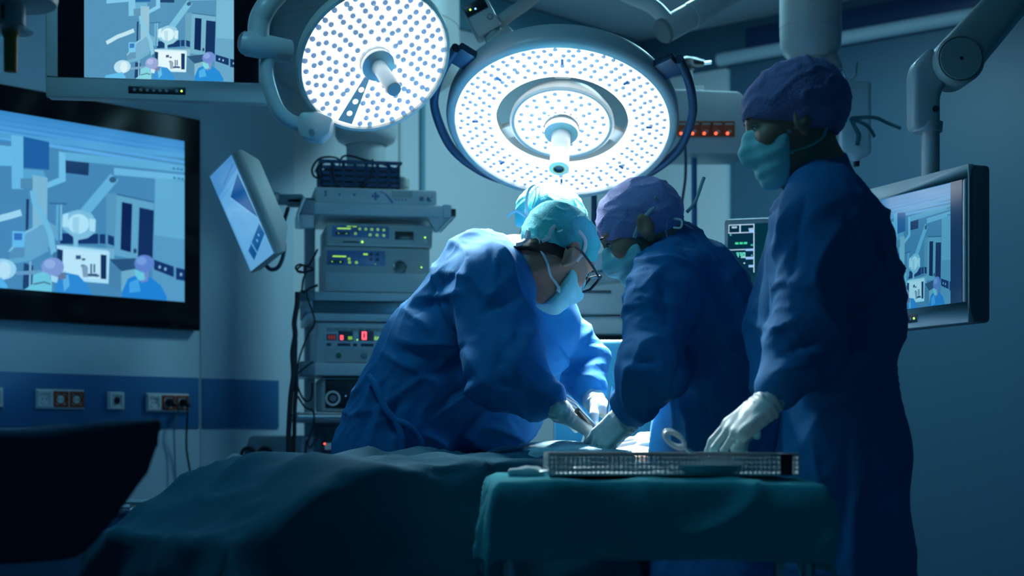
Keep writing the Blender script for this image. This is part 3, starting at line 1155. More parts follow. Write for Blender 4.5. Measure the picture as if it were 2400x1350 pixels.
MB().tube(rail([(139, .415, -.03), (150, .402, -.03), (165, .396, -.03), (180, .392, -.03), (205, .388, -.03), (225, .378, -.03), (240, .364, -.03), (252, .350, -.03)]), 0.0135, 12, flat=((0, 0, 1), 1.3)).build('grab_rail', NAVY, L2)
MB().tube(rail([(37, .425, -.03), (25, .410, -.03), (12, .400, -.03), (0, .394, -.03), (-20, .390, -.03), (-38, .378, -.03), (-52, .364, -.03), (-64, .350, -.03)]), 0.0135, 12, flat=((0, 0, 1), 1.3)).build('grab_rail', NAVY, L2)
for a, rr in ((141, .372), (36, .378)):
    MB().box((rr, 0, -0.03), (0.075, 0.07, 0.03), Matrix.Rotation(math.radians(a), 4, 'Z')).build('rail_bracket', NAVY, L2, bevel=0.006)
l2 = area_light('lamp_beam', M2 @ Vector((0, 0, 0.014)), M2 @ Vector((0, 0, 1)), 0.60, 42, (0.82, 0.96, 1.0), spread=math.radians(44))

# mount of the ring lamp
yk = rootobj('lamp_mount', 'grey joint and control box holding the ring lamp', 'lamp mount', P(1180, 95, 4.95))
MB().prism([P(1136, 118, 4.86), P(1140, 92, 4.86), P(1178, 62, 4.86), P(1192, 58, 4.86), P(1226, 100, 4.86), P(1216, 130, 4.86), P(1160, 145, 4.86)], (0, .10, 0.0)).build('yoke', PLASTB, yk, bevel=.008, world=True)
MB().cyl(P(1150, 66, 4.92), P(1165, 104, 4.90), .030, .032, 24).build('swivel', PLAST, yk, world=True)
Rr = Matrix.Rotation(math.radians(28), 4, Vector((0, 1, 0)))
ctr = P(1131, 48, 4.92)
bx_ = MB()
bx_.box((0, 0, 0), (.085, .09, .105), Matrix.Translation(ctr) @ Rr.inverted())
cb = bx_.build('control_box', PLAST, yk, bevel=.008, world=True)
Mc = Matrix.Translation(ctr) @ Rr.inverted()
MB().box((-.006, -.046, .036), (.074, .008, .036), Mc).build('key_pad', BLACK, cb, bevel=.002, world=True)
MB().box((-.024, -.0505, .036), (.005, .002, .005), Mc).build('status_led', LED_G, cb, world=True)
MB().box((-.008, -.0505, .031), (.005, .002, .005), Mc).build('status_led', LED_B, cb, world=True)
MB().lathe([(0.0065, 0), (0.0095, 0.002), (0.0095, 0)], 16, Mc @ Matrix.Translation((.022, -.0455, -.012)) @ Matrix.Rotation(math.pi / 2, 4, 'X')).build('screw_ring', PLASTD, cb, world=True)
MB().tube(spline([P(1165, 58, 4.95), P(1200, 30, 4.97), P(1240, 2, 5.0), P(1320, -70, 5.05), P(1480, -200, 5.1)], 6) + [P(1480, -200, 5.1) + Vector((0, 0, CEIL - P(1480, -200, 5.1).z))], .021, 16).build('arm', PLAST, yk, world=True)

# second arm crossing the ceiling
am = rootobj('jointed_boom', 'white jointed ceiling arm above the ring lamp', 'lamp arm', P(1600, 40, 5.2))
MB().tube(spline([P(1380, -60, 5.3), P(1470, -12, 5.25), P(1525, 12, 5.2), P(1556, 40, 5.2), P(1574, 66, 5.2)], 8), .026, 18).build('bent_tube', PLASTW, am, world=True)
a, b = P(1556, 72, 5.2), P(1720, -18, 5.35)
MB().cyl(a, a + (b - a) * .36, .044, .044, 24).build('sleeve', PLASTW, am, world=True)
MB().cyl(a + (b - a) * .365, a + (b - a) * .70, .046, .046, 24).build('sleeve', PLASTW, am, world=True)
MB().tube([a + (b - a) * .705, b, b + Vector((.35, .1, .25)), b + Vector((.38, .1, CEIL - b.z))], .042, 24).build('sleeve', PLASTW, am, world=True)
MB().cyl(a - (b - a) * .03, a, .040, .045, 24).build('end_cap', PLASTD, am, world=True)
e0 = P(1380, -60, 5.3)
MB().tube([e0, e0 + Vector((-.1, 0, .3)), Vector((e0.x - .1, e0.y, CEIL))], .026, 16).build('riser', PLASTW, am, world=True)

# yoke carrying the round lamp
ym = rootobj('lamp_yoke', 'curved grey arm carrying the round tilted lamp', 'lamp arm', P(640, 120, 4.4))
MB().tube(spline([P(700, -120, 4.6), P(660, -30, 4.45), P(628, 10, 4.4), P(608, 50, 4.4), P(606, 105, 4.4)], 8), .031, 18).build('upper_tube', PLAST, ym, world=True)
MB().tube([P(700, -120, 4.6), P(740, -200, 4.6), P(740, -200, 4.6) + Vector((0, 0, CEIL - P(740, -200, 4.6).z))], .031, 18).build('riser', PLAST, ym, world=True)
MB().tube([P(570, 100, 4.38), P(580, 102, 4.38), P(678, 121, 4.45), P(684, 122, 4.45)], [.030, .036, .034, .026], 24).build('knuckle', PLAST, ym, world=True)
MB().cyl(P(566, 99, 4.375), P(572, 100, 4.38), .026, .033, 24).build('knuckle_cap', PLASTD, ym, world=True)
MB().tube(spline([P(632, 118, 4.42), P(624, 165, 4.42), P(634, 215, 4.42), P(655, 262, 4.42), P(690, 288, 4.44), P(735, 296, 4.46)], 8), .021, 18).build('lower_tube', PLAST, ym, world=True)
hb = MB().prism([P(692, 290, 4.42), P(704, 262, 4.42), P(740, 258, 4.42), P(780, 275, 4.42), P(772, 312, 4.42), P(750, 332, 4.42), P(704, 322, 4.42)], (0, .06, 0)).build('lamp_clamp', PLAST, ym, bevel=.008, world=True)
MB().cyl(P(730, 308, 4.418), P(730, 308, 4.412), .008, n=14).build('screw', PLASTD, hb, world=True)

# third lamp at the left edge: only its sterile handle reaches into the picture
tl = rootobj('surgical_lamp', 'amber sterile handle of a lamp at the upper left corner', 'lamp', P(25, -60, 3.0))
cz = P(25, -60, 3.0)
Mz = Matrix.Translation((cz.x, cz.y, 0))
zz = lambda py: P(25, py, 3.0).z
MB().lathe([(0.0001, zz(-100)), (0.06, zz(-100)), (0.085, zz(-40)), (0.090, zz(-5)), (0.086, zz(8)), (0.0001, zz(12))], 48, Mz).build('housing', PLAST, tl, world=True)
MB().lathe([(0.0275, zz(-40)), (0.0285, zz(60)), (0.024, zz(64)), (0.0001, zz(66))], 24, Mz).build('neck', PLASTB, tl, world=True)
MB().lathe([(0.014, zz(64)), (0.032, zz(66)), (0.044, zz(74)), (0.032, zz(82)), (0.014, zz(80))], 32, Mz).build('flange', GLASS, tl, world=True)
MB().lathe([(0.0001, zz(66)), (0.017, zz(68)), (0.0165, zz(80)), (0.0135, zz(90)), (0.0128, zz(168)), (0.0001, zz(170))], 24, Mz).build('handle', AMBER, tl, world=True)
MB().box((P(18, 36, 3.0).x, 3.0 - .0275, zz(36)), (.006, .003, .028)).build('slot', BLACK, tl, world=True)
MB().tube([Vector((cz.x, cz.y, zz(-100))), Vector((cz.x, cz.y, CEIL))], .02, 14).build('pole', PLAST, tl, world=True)

# ------------------------------------------------------------------ ceiling pendants
pd = rootobj('ceiling_pendant', 'wide grey ceiling pendant column behind the round lamp', 'pendant', (P(858, 0, 6.25).x, 6.25, CEIL))
zz = lambda py: P(858, py, 6.25).z - CEIL
MB().lathe([(0.38, 0.0), (0.38, zz(67)), (0.377, zz(68)), (0.377, zz(72)), (0.38, zz(73)), (0.38, zz(150)), (0.36, zz(185)), (0.26, zz(225)), (0.15, zz(255)), (0.125, zz(285))], 64).build('canopy', PLASTB, pd)
MB().lathe([(0.125, zz(284)), (0.127, zz(318)), (0.115, zz(332)), (0.085, zz(342))], 48).build('collar', PLAST, pd)
MB().lathe([(0.080, zz(335)), (0.080, 1.2 - CEIL), (0.0001, 1.2 - CEIL)], 48).build('column', PLAST, pd)
lg = MB()
a0 = math.atan2(-6.25, -P(858, 0, 6.25).x)
aa = -math.pi / 2 - 0.52
Ml = Matrix.Rotation(aa, 4, 'Z') @ Matrix.Translation((0.369, 0, zz(172))) @ Matrix.Rotation(math.pi / 2 + .25, 4, 'Y')
lg.add([Ml @ Vector((0.014 * math.cos(t * math.pi / 12), 0.06 * math.sin(t * math.pi / 12), 0)) for t in range(24)], [list(range(24))])
lg.build('oval_badge', BLUEPANEL, pd)

pr = rootobj('ceiling_pendant', 'round ceiling pendant column above the nurse', 'pendant', (P(1900, 0, 5.6).x, 5.6, CEIL))
zz = lambda py: P(1900, py, 5.6).z - CEIL
MB().lathe([(0.112, 0.0), (0.112, zz(66)), (0.110, zz(67)), (0.110, zz(70)), (0.112, zz(71)), (0.110, zz(105)), (0.10, zz(125)), (0.078, zz(140))], 48).build('column', PLAST, pr)
MB().lathe([(0.074, zz(120)), (0.074, zz(200)), (0.066, zz(206)), (0.0001, zz(206))], 40).build('lower_column', PLAST, pr)
MB().prism([(.018, -.09, zz(150)), (.075, -.09, zz(132)), (.10, -.09, zz(170)), (.085, -.09, zz(195)), (.02, -.09, zz(195))], (0, .12, 0)).build('clamp', PLASTD, pr, bevel=.006)

# supply head with red outlets
Yb = 5.8
bo = P(1530, 360, Yb)
sh = rootobj('supply_head', 'grey supply box with a row of red outlets beside the ring lamp', 'supply unit', bo)
wB = P(1768, 300, Yb).x - bo.x
hB = P(1700, 207, Yb).z - bo.z
MB().prism([(0, 0, 0), (wB - .055, 0, 0), (wB - .012, 0, .02), (wB, 0, .06), (wB, 0, hB - .10), (wB - .03, 0, hB - .04), (wB - .06, 0, hB - .012), (0, 0, hB)], (0, .24, 0)).build('housing', PLAST, sh, bevel=.006)
x0, x1 = P(1586, 300, Yb).x - bo.x, P(1722, 300, Yb).x - bo.x
z0, z1 = P(1600, 321, Yb).z - bo.z, P(1600, 285, Yb).z - bo.z
for i in range(5):
    a = x0 + (x1 - x0) * i / 5
    b = x0 + (x1 - x0) * (i + 1) / 5
    o = MB().box2(a + .001, b - .001, -.010, .0, z0, z1).build('red_outlet', ORANGE, sh, bevel=.002)
    MB().box2(a + .006, b - .006, -.012, -.009, z1 - .014, z1 - .008).build('label_slot', PLASTB, o)
    MB().box2((a + b) / 2 - .004, b - .014, -.012, -.009, z0 + .014, z0 + .024).build('switch', PLASTB, o)
    MB().cyl(((a + b) / 2 - .007, -.009, z0 + .011), ((a + b) / 2 - .007, -.0135, z0 + .011), .0045, n=12).build('indicator', LED_R, o)
xp = P(1634, 400, Yb).x - bo.x
MB().tube([(xp, .1, 0), (xp + .008, .1, -bo.z)], .011, 12).build('pole', STRIP, sh)
MB().lathe([(.16, 0.0), (.16, .02), (.02, .035)], 24, Matrix.Translation((xp + .008, .1, -bo.z))).build('foot_plate', PLASTD, sh)
vx = P(1622, 150, Yb).x - bo.x
vz = lambda py: P(1622, py, Yb).z - bo.z
MB().tube([(vx, .1, hB - .01), (vx, .1, vz(150))], .014, 12).build('valve_post', PLAST, sh)
v = MB()
v.tube([(vx - .045, .1, vz(131)), (vx - .03, .1, vz(131)), (vx - .012, .1, vz(129)), (vx + .02, .1, vz(131)), (vx + .05, .1, vz(133)), (vx + .058, .1, vz(133))], [.014, .016, .020, .019, .013, .012], 14)
vb = v.build('valve_body', BLACK, sh)
MB().lathe([(.012, vz(152)), (.024, vz(149)), (.022, vz(143)), (.03, vz(139)), (.018, vz(122)), (.0001, vz(119))], 20, Matrix.Translation((vx, .1, 0))).build('valve_cap', BLACK, vb)
MB().tube([(vx + .055, .1, vz(133)), (vx + .085, .1, vz(131))], .006, 10).build('spout', STEEL, vb)
MB().box2(vx + .012, vx + .05, .04, .08, hB - .005, hB + .018).build('clip_block', PLAST, sh, bevel=.002)
cw = rootobj('hanging_cable', 'thin dark cable hanging between ring lamp and purple cap', 'cable', P(1605, 330, 5.7))
MB().tube(spline([P(1605, 325, 5.72), P(1607, 370, 5.7), P(1606, 420, 5.7), P(1598, 480, 5.7), P(1592, 560, 5.7), P(1590, 700, 5.7), P(1588, 700, 5.7) - Vector((0, 0, 1.4))], 8), .0052, 8).build('cord', NAVY, cw, world=True)

# arm of the right monitor
ra = rootobj('monitor_arm', 'heavy grey ceiling arm with a round joint holding the right monitor', 'monitor arm', P(2232, 152, 4.3))
yv = Vector((0, 1, 0))
MB().prism([P(2190, 118, 4.24), P(2340, -40, 4.24), P(2440, -40, 4.24), P(2262, 190, 4.24)], (0, .10, 0)).build('upper_arm', PLASTB, ra, bevel=.012, world=True)
MB().tube([P(2284, 162, 4.29), P(2300, 140, 4.29), P(2440, -30, 4.29)], .013, 12).build('arm_edge', PLASTW, ra, world=True)
Mj = Matrix.Translation(P(2237, 150, 4.29)) @ Matrix.Rotation(math.pi / 2, 4, 'X')
j = MB().lathe([(0.066, -.06), (0.068, .055), (0.062, .062), (0.060, .058), (0.058, .058), (0.057, .066), (0.0001, .067)], 40, Mj).build('round_joint', PLASTB, ra, world=True)
MB().lathe([(0.0001, .069), (0.005, .0685)], 12, Mj).build('pin', BLACK, j, world=True)
MB().prism([P(2140, 300, 4.27), P(2139, 160, 4.27), P(2150, 140, 4.27), P(2186, 104, 4.27), P(2235, 180, 4.27), P(2207, 215, 4.27), P(2207, 300, 4.27)], (0, .085, 0)).build('neck', PLAST, ra, bevel=.018, seg=3, world=True)
MB().cyl(P(2174, 288, 4.31), P(2174, 310, 4.31), .042, .040, 28).build('collar', PLAST, ra, world=True)
MB().cyl(P(2193, 255, 4.268), P(2193, 255, 4.26), .009, n=14).build('lock_screw', BLACK, ra, world=True)
MB().cyl(P(2181, 300, 4.31), P(2181, 420, 4.31), .025, .025, 24).build('drop_tube', PLAST, ra, world=True)
MB().cyl(P(2400, -10, 4.3), P(2400, -10, 4.3) + Vector((.05, 0, CEIL - P(2400, -10, 4.3).z)), .06, .06, 28).build('ceiling_post', PLASTB, ra, world=True)
tpz = (MRt @ Vector((0, 0, hR))).z

# infusion stand
ivp = P(1945, 0, 4.55)
iv = rootobj('infusion_stand', 'chrome infusion stand with bent hooks behind the purple cap', 'infusion stand', (ivp.x, 4.55, 0))
zz = lambda py: P(1945, py, 4.55).z
xx = lambda px: P(px, 0, 4.55).x - ivp.x
MB().tube([(0, 0, .03), (0, 0, zz(166))], .008, 12).build('pole', CHROME, iv)
MB().tube(spline([(0, 0, zz(168)), (xx(1925), 0, zz(169)), (xx(1912), 0, zz(172)), (xx(1907), 0, zz(166)), (xx(1907), 0, zz(142))], 6), .0032, 8).build('hook', CHROME, iv)
MB().tube(spline([(0, 0, zz(168)), (xx(1965), 0, zz(162)), (xx(1978), 0, zz(168)), (xx(1984), 0, zz(184)), (xx(1994), 0, zz(186)), (xx(2006), 0, zz(176)), (xx(2010), 0, zz(146))], 6), .0034, 8).build('hook', CHROME, iv)
MB().tube(spline([(xx(1952), 0, zz(166)), (xx(1963), -.02, zz(172)), (xx(1967), -.03, zz(186)), (xx(1969), -.03, zz(196))], 6), .0032, 8).build('hook', CHROME, iv)
for k in range(5):
    a = 2 * math.pi * k / 5 + .3
    MB().tube([(0, 0, .08), (.20 * math.cos(a), .20 * math.sin(a), .04)], .012, 10).build('leg', CHROME, iv)
    MB().lathe([(.0001, -.022), (.02, -.012), (.025, 0), (.02, .012), (.0001, .022)], 12, Matrix.Translation((.20 * math.cos(a), .20 * math.sin(a), .025)) @ Matrix.Rotation(math.pi / 2, 4, 'X')).build('caster', RUBBER, iv)
bg = rootobj('infusion_bag', 'clear fluid bag hanging from the infusion stand hook', 'fluid bag', P(2002, 190, 4.52))
FLUID = mat('infusion_bag_film', (0.55, 0.68, 0.74), 0.18, var=0.04, coat=0.5, alpha=0.75)
Pb = lambda x, y: P(x, y, 4.52)
bagc = Pb(2003, 278)
V, F = sdf_mesh([rbox(bagc, (.033, .008, .096), .014, k=.01), cone(Pb(2006, 352), Pb(2006, 372), .022, .012, k=.03)], .005)
np_mesh('bag', V, F, FLUID, bg)
MB().box((Pb(2003, 204).x, 4.52, Pb(2003, 204).z), (.078, .02, .03)).build('top_seal', PLASTB, bg, bevel=.006, world=True)
MB().cyl(Pb(2007, 372), Pb(2007, 390), .011, .009, 14).build('port', BLACK, bg, world=True)
MB().tube([Pb(1996, 188), Pb(1997, 200)], .003, 8).build('hanger', CHROME, bg, world=True)

# ------------------------------------------------------------------ equipment tower
YT = 5.6
TC = Vector((P(880, 0, YT).x, YT, 0))
MTW = Matrix.Translation(TC) @ Matrix.Rotation(math.radians(11), 4, 'Z')
tx = lambda px: (px - 880) * YT / FPX * 1.01
tz = lambda py: CZ + (HYP - py) * YT / FPX
RACK = mat('rack_grey', (0.64, 0.70, 0.74), 0.4, var=0.03, coat=0.1)
RACKD = mat('rack_slate', (0.16, 0.22, 0.27), 0.45, var=0.05)
DEV = mat('device_beige_grey', (0.44, 0.47, 0.46), 0.42, var=0.03)
DEVW = mat('device_light_grey', (0.60, 0.64, 0.65), 0.4, var=0.03)

tw = rootobj('equipment_tower', 'grey equipment rack with five shelves beside the wall', 'equipment rack', mtx=MTW)
for s in (-1, 1):
    MB().box2(s * .215 - .02, s * .215 + .02, .36, .42, .12, tz(440)).build('upright', RACK, tw, bevel=.004)
for s in (-1, 1):
    for yy in (.02, .40):
        MB().lathe([(.0001, -.018), (.04, -.018), (.045, 0), (.04, .018), (.0001, .018)], 16, Matrix.Translation((s * .23, yy, .046)) @ Matrix.Rotation(math.pi / 2, 4, 'Y')).build('caster', RUBBER, tw)
MB().box2(-.27, .28, -.03, .44, .085, .14).build('base', RACK, tw, bevel=.01)
MB().box2(-.20, .20, .36, .385, .14, tz(990)).build('back_panel', RACKD, tw)
SHELF = [(478, 506, 708, 1056), (686, 706, 708, 1056), (736, 754, 722, 1045), (851, 881, 708, 1056), (966, 990, 700, 1056)]
for i, (a, b, x0, x1) in enumerate(SHELF):
    s = MB().box2(tx(x0), tx(x1), -.01, .42, tz(b), tz(a) - .0005).build('shelf', RACK, tw, bevel=.004)
    if i in (0, 1, 3):
        MB().box2(tx(x0) - .004, tx(x0) + .05, -.018, .03, tz(b) - .004, tz(a) + .004).build('corner_cap', RACKD, s, bevel=.006)
        MB().box2(tx(x1) - .03, tx(x1) + .004, -.018, .03, tz(b) - .004, tz(a) + .004).build('corner_cap', RACK, s, bevel=.006)
MB().tube([(tx(700), -.03, tz(978)), (tx(1056), -.03, tz(978))], .012, 14).build('push_rail', STEEL, tw)
MB().box2(tx(720), tx(1045), .02, .40, tz(735), tz(707)).build('drawer', RACKD, tw, bevel=.003)
MB().box2(tx(722), tx(1043), .008, .018, tz(733), tz(709)).build('drawer_glass', GLASS, tw)
MB().box2(tx(715), tx(735), -.012, .02, tz(735), tz(707)).build('drawer_hinge', PLAST, tw, bevel=.003)
# bracket and rail at the right end of the top shelf
MB().prism([(tx(1000), -.005, tz(506)), (tx(1062), -.005, tz(506)), (tx(1062), -.005, tz(512)), (tx(1028), -.005, tz(540)), (tx(1022), -.005, tz(540))], (0, .03, 0)).build('bracket', RACK, tw, bevel=.002)
MB().tube([(tx(1060), -.02, tz(494)), (tx(1060), -.02, tz(506)), (tx(1028), -.02, tz(540))], .007, 10).build('rail', STEEL, tw)
MB().box2(tx(1056), tx(1066), -.03, -.008, tz(505), tz(487)).build('rail_cap', BLACK, tw, bevel=.002)
# bracket left below top shelf
MB().box2(tx(708), tx(738), -.01, .02, tz(538), tz(506)).build('side_plate', RACK, tw, bevel=.003)
MB().tube([(tx(703), -.02, tz(540)), (tx(700), -.02, tz(510)), (tx(716), -.03, tz(470))], .006, 10).build('wire_guide', STEEL, tw)


def device(name, label, x0, x1, y0, y1, ya, yb, m, bevel=.006):
    """box thing standing on a tower shelf; returns its root whose origin is its lower left front corner"""
    r = rootobj(name, label, 'medical device', mtx=MTW @ Matrix.Translation((tx(x0), y0, tz(yb))))
    w, h = tx(x1) - tx(x0), tz(ya) - tz(yb)
    MB().box2(0, w, 0, y1 - y0, 0, h).build('body', m, r, bevel=bevel)
    dx = lambda px: tx(px) - tx(x0)
    dz = lambda py: tz(py) - tz(yb)
    return r, dx, dz


def knob(par, name, x, z, rad, m, dep=.008, n=18, y=0.0):
    return MB().lathe([(rad, 0.0), (rad, dep * .7), (rad * .8, dep), (.0001, dep)], n, Matrix.Translation((x, y, z)) @ Matrix.Rotation(math.pi / 2, 4, 'X')).build(name, m, par)


def plate(par, name, x0, x1, z0, z1, m, dep=.003, y=0.0, bevel=0):
    return MB().box2(x0, x1, y - dep, y + .001, z0, z1).build(name, m, par, bevel=bevel)


# thin camera control unit on the top shelf
r, dx, dz = device('camera_unit', 'flat light grey control unit on the top rack shelf', 740, 1024, .0, .36, 442, 478, DEVW)
for (px, py) in ((765, 453), (765, 461), (797, 458), (831, 458)):
    knob(r, 'button', dx(px), dz(py), .0045, BLUEPANEL, .004, 12)
for (ax, ay) in ((0, 0), (-6, 0), (6, 0), (0, -6), (0, 6)):
    knob(r, 'cursor_key', dx(880 + ax), dz(460 + ay), .0052, BLUEPANEL, .003, 12)
sw = [(dx(888 + 32 * t), -.0012, dz(449 + 26 * t ** 2)) for t in [i / 8 for i in range(9)]]
MB().tube(sw, [.0012 + .0004 * i for i in range(9)], 6).build('swoosh', BLUEPANEL, r)
plate(r, 'name_plate', dx(918), dx(966), dz(462), dz(446), DEV, .001)
for k in range(4):
    plate(r, 'print', dx(924 + 8 * k), dx(929 + 8 * k), dz(468), dz(465), PLASTD, .0008)
knob(r, 'connector', dx(988), dz(463), .0085, PLASTD, .01)
k_ = knob(r, 'connector', dx(1006), dz(463), .0095, BLUEPANEL, .008)
MB().lathe([(.004, .0), (.0065, .001), (.0065, .004)], 12, Matrix.Translation((dx(1006), -.0085, dz(463))) @ Matrix.Rotation(math.pi / 2, 4, 'X')).build('connector_ring', CHROME, k_)

# basket with coiled cables
bk = rootobj('cable_basket', 'dark blue plastic basket of coiled cables on the tower', 'basket', mtx=MTW @ Matrix.Translation((tx(756), .06, tz(441) - .001)))
BASK = mat('basket_blue', (0.010, 0.045, 0.12), 0.45, var=0.08)
wb, db, hb_ = tx(942) - tx(756), .22, tz(374) - tz(441)
MB().box2(0, wb, 0, db, 0, .006).build('bottom', BASK, bk)
for (x0, x1, y0, y1, nm) in ((0, wb, 0, .005, 'front_wall'), (0, wb, db - .005, db, 'back_wall'), (0, .005, 0, db, 'side_wall'), (wb - .005, wb, 0, db, 'side_wall')):
    g = MB()
    nb = 5
    for k in range(nb + 1):
        zc = hb_ * (k / nb)
        g.box2(x0, x1, y0, y1, max(0, zc - .0065), min(hb_, zc + .0065))
    if x1 - x0 > .05:
        for k in range(8):
            xc = x0 + (x1 - x0) * k / 7
            g.box2(max(x0, xc - .006), min(x1, xc + .006), y0, y1, 0, hb_)
    else:
        for k in range(5):
            yc = y0 + (y1 - y0) * k / 4
            g.box2(x0, x1, max(y0, yc - .006), min(y1, yc + .006), 0, hb_)
    g.build(nm, BASK, bk)
MB().tube([(-.004, -.004, hb_), (wb + .004, -.004, hb_), (wb + .004, db + .004, hb_), (-.004, db + .004, hb_)], .006, 8, closed=True).build('rim', BASK, bk)
MB().box2(.012, wb - .012, .012, db - .012, .006, hb_ * .9).build('cable_filling', RUBBER, bk, bevel=.02)
MB().tube(spline([(.1, .05, hb_ * .85), (.06, .02, hb_ + .016), (0.0, 0, hb_ + .01), (-.03, -.005, hb_ * .75), (-.025, -.005, hb_ * .45), (0, -.006, hb_ * .38)], 8), .004, 8).build('cable_loop', RUBBER, bk)
MB().tube(spline([(.06, .05, hb_ * .9), (.03, .02, hb_ + .004), (-.008, 0, hb_ * .8), (-.012, -.004, hb_ * .55), (0, -.006, hb_ * .42)], 8), .004, 8).build('cable_loop', RUBBER, bk)
MB().tube(spline([(.04, .02, hb_ * .8), (.042, -.006, hb_ * .7), (.06, -.009, hb_ * .2), (.10, -.012, -.002), (.145, -.009, hb_ * .12), (.185, -.008, hb_ * .6), (.19, -.004, hb_ + .012)], 8), .0034, 8).build('cable_loop', RUBBER, bk)
MB().tube(spline([(.07, .05, hb_ * .8), (.08, .03, hb_ + .02), (.11, .02, hb_ + .026), (.16, .02, hb_ + .014), (.22, .03, hb_ + .004), (.27, .04, hb_ * .9)], 8), .0038, 8).build('cable_loop', RUBBER, bk)

bt = rootobj('grey_canister', 'grey lidded canister beside the cable basket', 'canister', mtx=MTW @ Matrix.Translation((tx(957), .20, tz(442) - .0005)))
MB().lathe([(.0001, 0), (.026, 0), (.027, .004), (.027, .035), (.024, .038)], 28).build('body', DEV, bt)
MB().lathe([(.024, .036), (.029, .038), (.029, .07), (.026, .076), (.0001, .076)], 28).build('lid', PLASTB, bt)

# two light grey units with blue key panels
r, dx, dz = device('video_processor', 'grey unit with lime-lit keys and a dark slot, upper one on the rack', 768, 1014, .01, .36, 524, 578, DEV)
for k in range(5):
    MB().box2(-.0012, .001, .03, .20, .012 + .013 * k, .018 + .013 * k).build('vent', PLASTD, r)
pn = plate(r, 'key_panel', dx(780), dx(912), dz(557), dz(530), BLUEPANEL, .002, bevel=.001)
plate(pn, 'bar_light', dx(792), dx(823), dz(538), dz(535.5), LED_Y, .0008, -.002)
for px in (814, 827):
    plate(pn, 'bar_light', dx(px), dx(px + 10), dz(532.4), dz(530.8), LED_Y, .0008, -.002)
plate(pn, 'rocker_key', dx(788), dx(819), dz(552), dz(545), NAVY, .002, -.002, bevel=.0006)
for px in (795, 813):
    knob(pn, 'key_light', dx(px), dz(548.5), .0016, LED_Y, .001, 8, -.004)
for (px, py) in ((834, 548), (844, 537), (858, 537), (872, 537), (886, 537), (900, 538), (868, 550), (884, 550), (900, 551)):
    MB().lathe([(.003, 0), (.0045, .0008), (.003, .0012)], 10, Matrix.Translation((dx(px), -.002, dz(py))) @ Matrix.Rotation(math.pi / 2, 4, 'X')).build('lit_key', LED_Y, pn)
plate(r, 'memory_slot', dx(926), dx(970), dz(560), dz(540), BLACK, .002, bevel=.002)
plate(r, 'lower_ridge', dx(770), dx(1010), dz(577), dz(573), DEVW, .004)
plate(r, 'disc_slot', dx(805), dx(842), dz(569.5), dz(566), BLACK, .0015)
knob(r, 'status_light', dx(850), dz(567), .003, LED_G, .002, 10)
knob(r, 'status_light', dx(997), dz(553), .0024, LED_G, .002, 10)
knob(r, 'power_button', dx(998), dz(563), .008, DEVW, .003, 18)

r, dx, dz = device('light_source', 'tall grey unit with a round chrome socket, lower one on the rack', 764, 1008, .005, .36, 579, 685, DEV)
pn = plate(r, 'key_panel', dx(768), dx(903), dz(623), dz(588), BLUEPANEL, .002, bevel=.001)
plate(pn, 'bar_light', dx(781), dx(812), dz(604), dz(601), LED_Y, .0008, -.002)
plate(pn, 'bar_light', dx(852), dx(862), dz(598), dz(594.5), LED_Y, .0008, -.002)
plate(pn, 'rocker_key', dx(775), dx(806), dz(619), dz(612), NAVY, .002, -.002, bevel=.0006)
for px in (780, 799):
    knob(pn, 'key_light', dx(px), dz(615.5), .0022, LED_Y, .001, 8, -.004)
for (px, py) in ((819, 608), (820, 616), (836, 616)):
    MB().lathe([(.003, 0), (.005, .0008), (.003, .0012)], 8, Matrix.Translation((dx(px), -.002, dz(py))) @ Matrix.Rotation(math.pi / 2, 4, 'X')).build('lit_key', LED_Y, pn)
for (px, py) in ((870, 596), (885, 596), (870, 608), (885, 608)):
    knob(pn, 'flat_key', dx(px), dz(py), .006, NAVY, .0012, 10, -.002)
knob(pn, 'status_light', dx(880), dz(619), .0016, LED_Y, .001, 8, -.002)
so = MB().lathe([(.026, 0), (.026, .004), (.021, .008), (.019, .003), (.0001, .003)], 28, Matrix.Translation((dx(938), 0, dz(624))) @ Matrix.Rotation(math.pi / 2, 4, 'X')).build('round_socket', CHROME, r)
MB().lathe([(.0001, .0045), (.014, .0045), (.016, .009), (.017, .004)], 20, Matrix.Translation((dx(938), 0, dz(624))) @ Matrix.Rotation(math.pi / 2, 4, 'X')).build('socket_core', BLACK, so)
MB().box((dx(938), -.009, dz(624)), (.005, .004, .018)).build('socket_pin', CHROME, so)
knob(r, 'status_light', dx(988), dz(624), .002, LED_G, .002, 8)
plate(r, 'front_ledge', dx(765), dx(1006), dz(684), dz(640), DEVW, .006, bevel=.002)

# electrosurgical unit with red digits
r, dx, dz = device('electrosurgical_unit', 'grey unit with a glowing red zero display on the rack', 742, 960, .005, .36, 756, 851, DEVW)
pn = plate(r, 'display_panel', dx(762), dx(955), dz(818), dz(766), RACK, .003, bevel=.001)
hd = plate(pn, 'print_band', dx(766), dx(950), dz(778), dz(768), DEV, .001, -.003)
for k in range(9):
    plate(hd, 'print', dx(768 + 18 * k), dx(780 + 18 * k), dz(774), dz(771), PLASTD, .0006, -.004)
for (a, b, c, d) in ((767, 790, 784, 799), (794, 828, 776, 800), (841, 876, 774, 799)):
    plate(pn, 'digit_window', dx(a), dx(b), dz(d), dz(c), BLACK, .001, -.003)


def digit0(par, xc, zc, w, h, t, m, y=-.0045):
    for (a, b, c, d) in ((-w, w, h - t, h), (-w, w, -h, -h + t), (-w, -w + t, -h, h), (w - t, w, -h, h)):
        MB().box2(xc + a, xc + b, y, y + .0006, zc + c, zc + d).build('digit_bar', m, par)


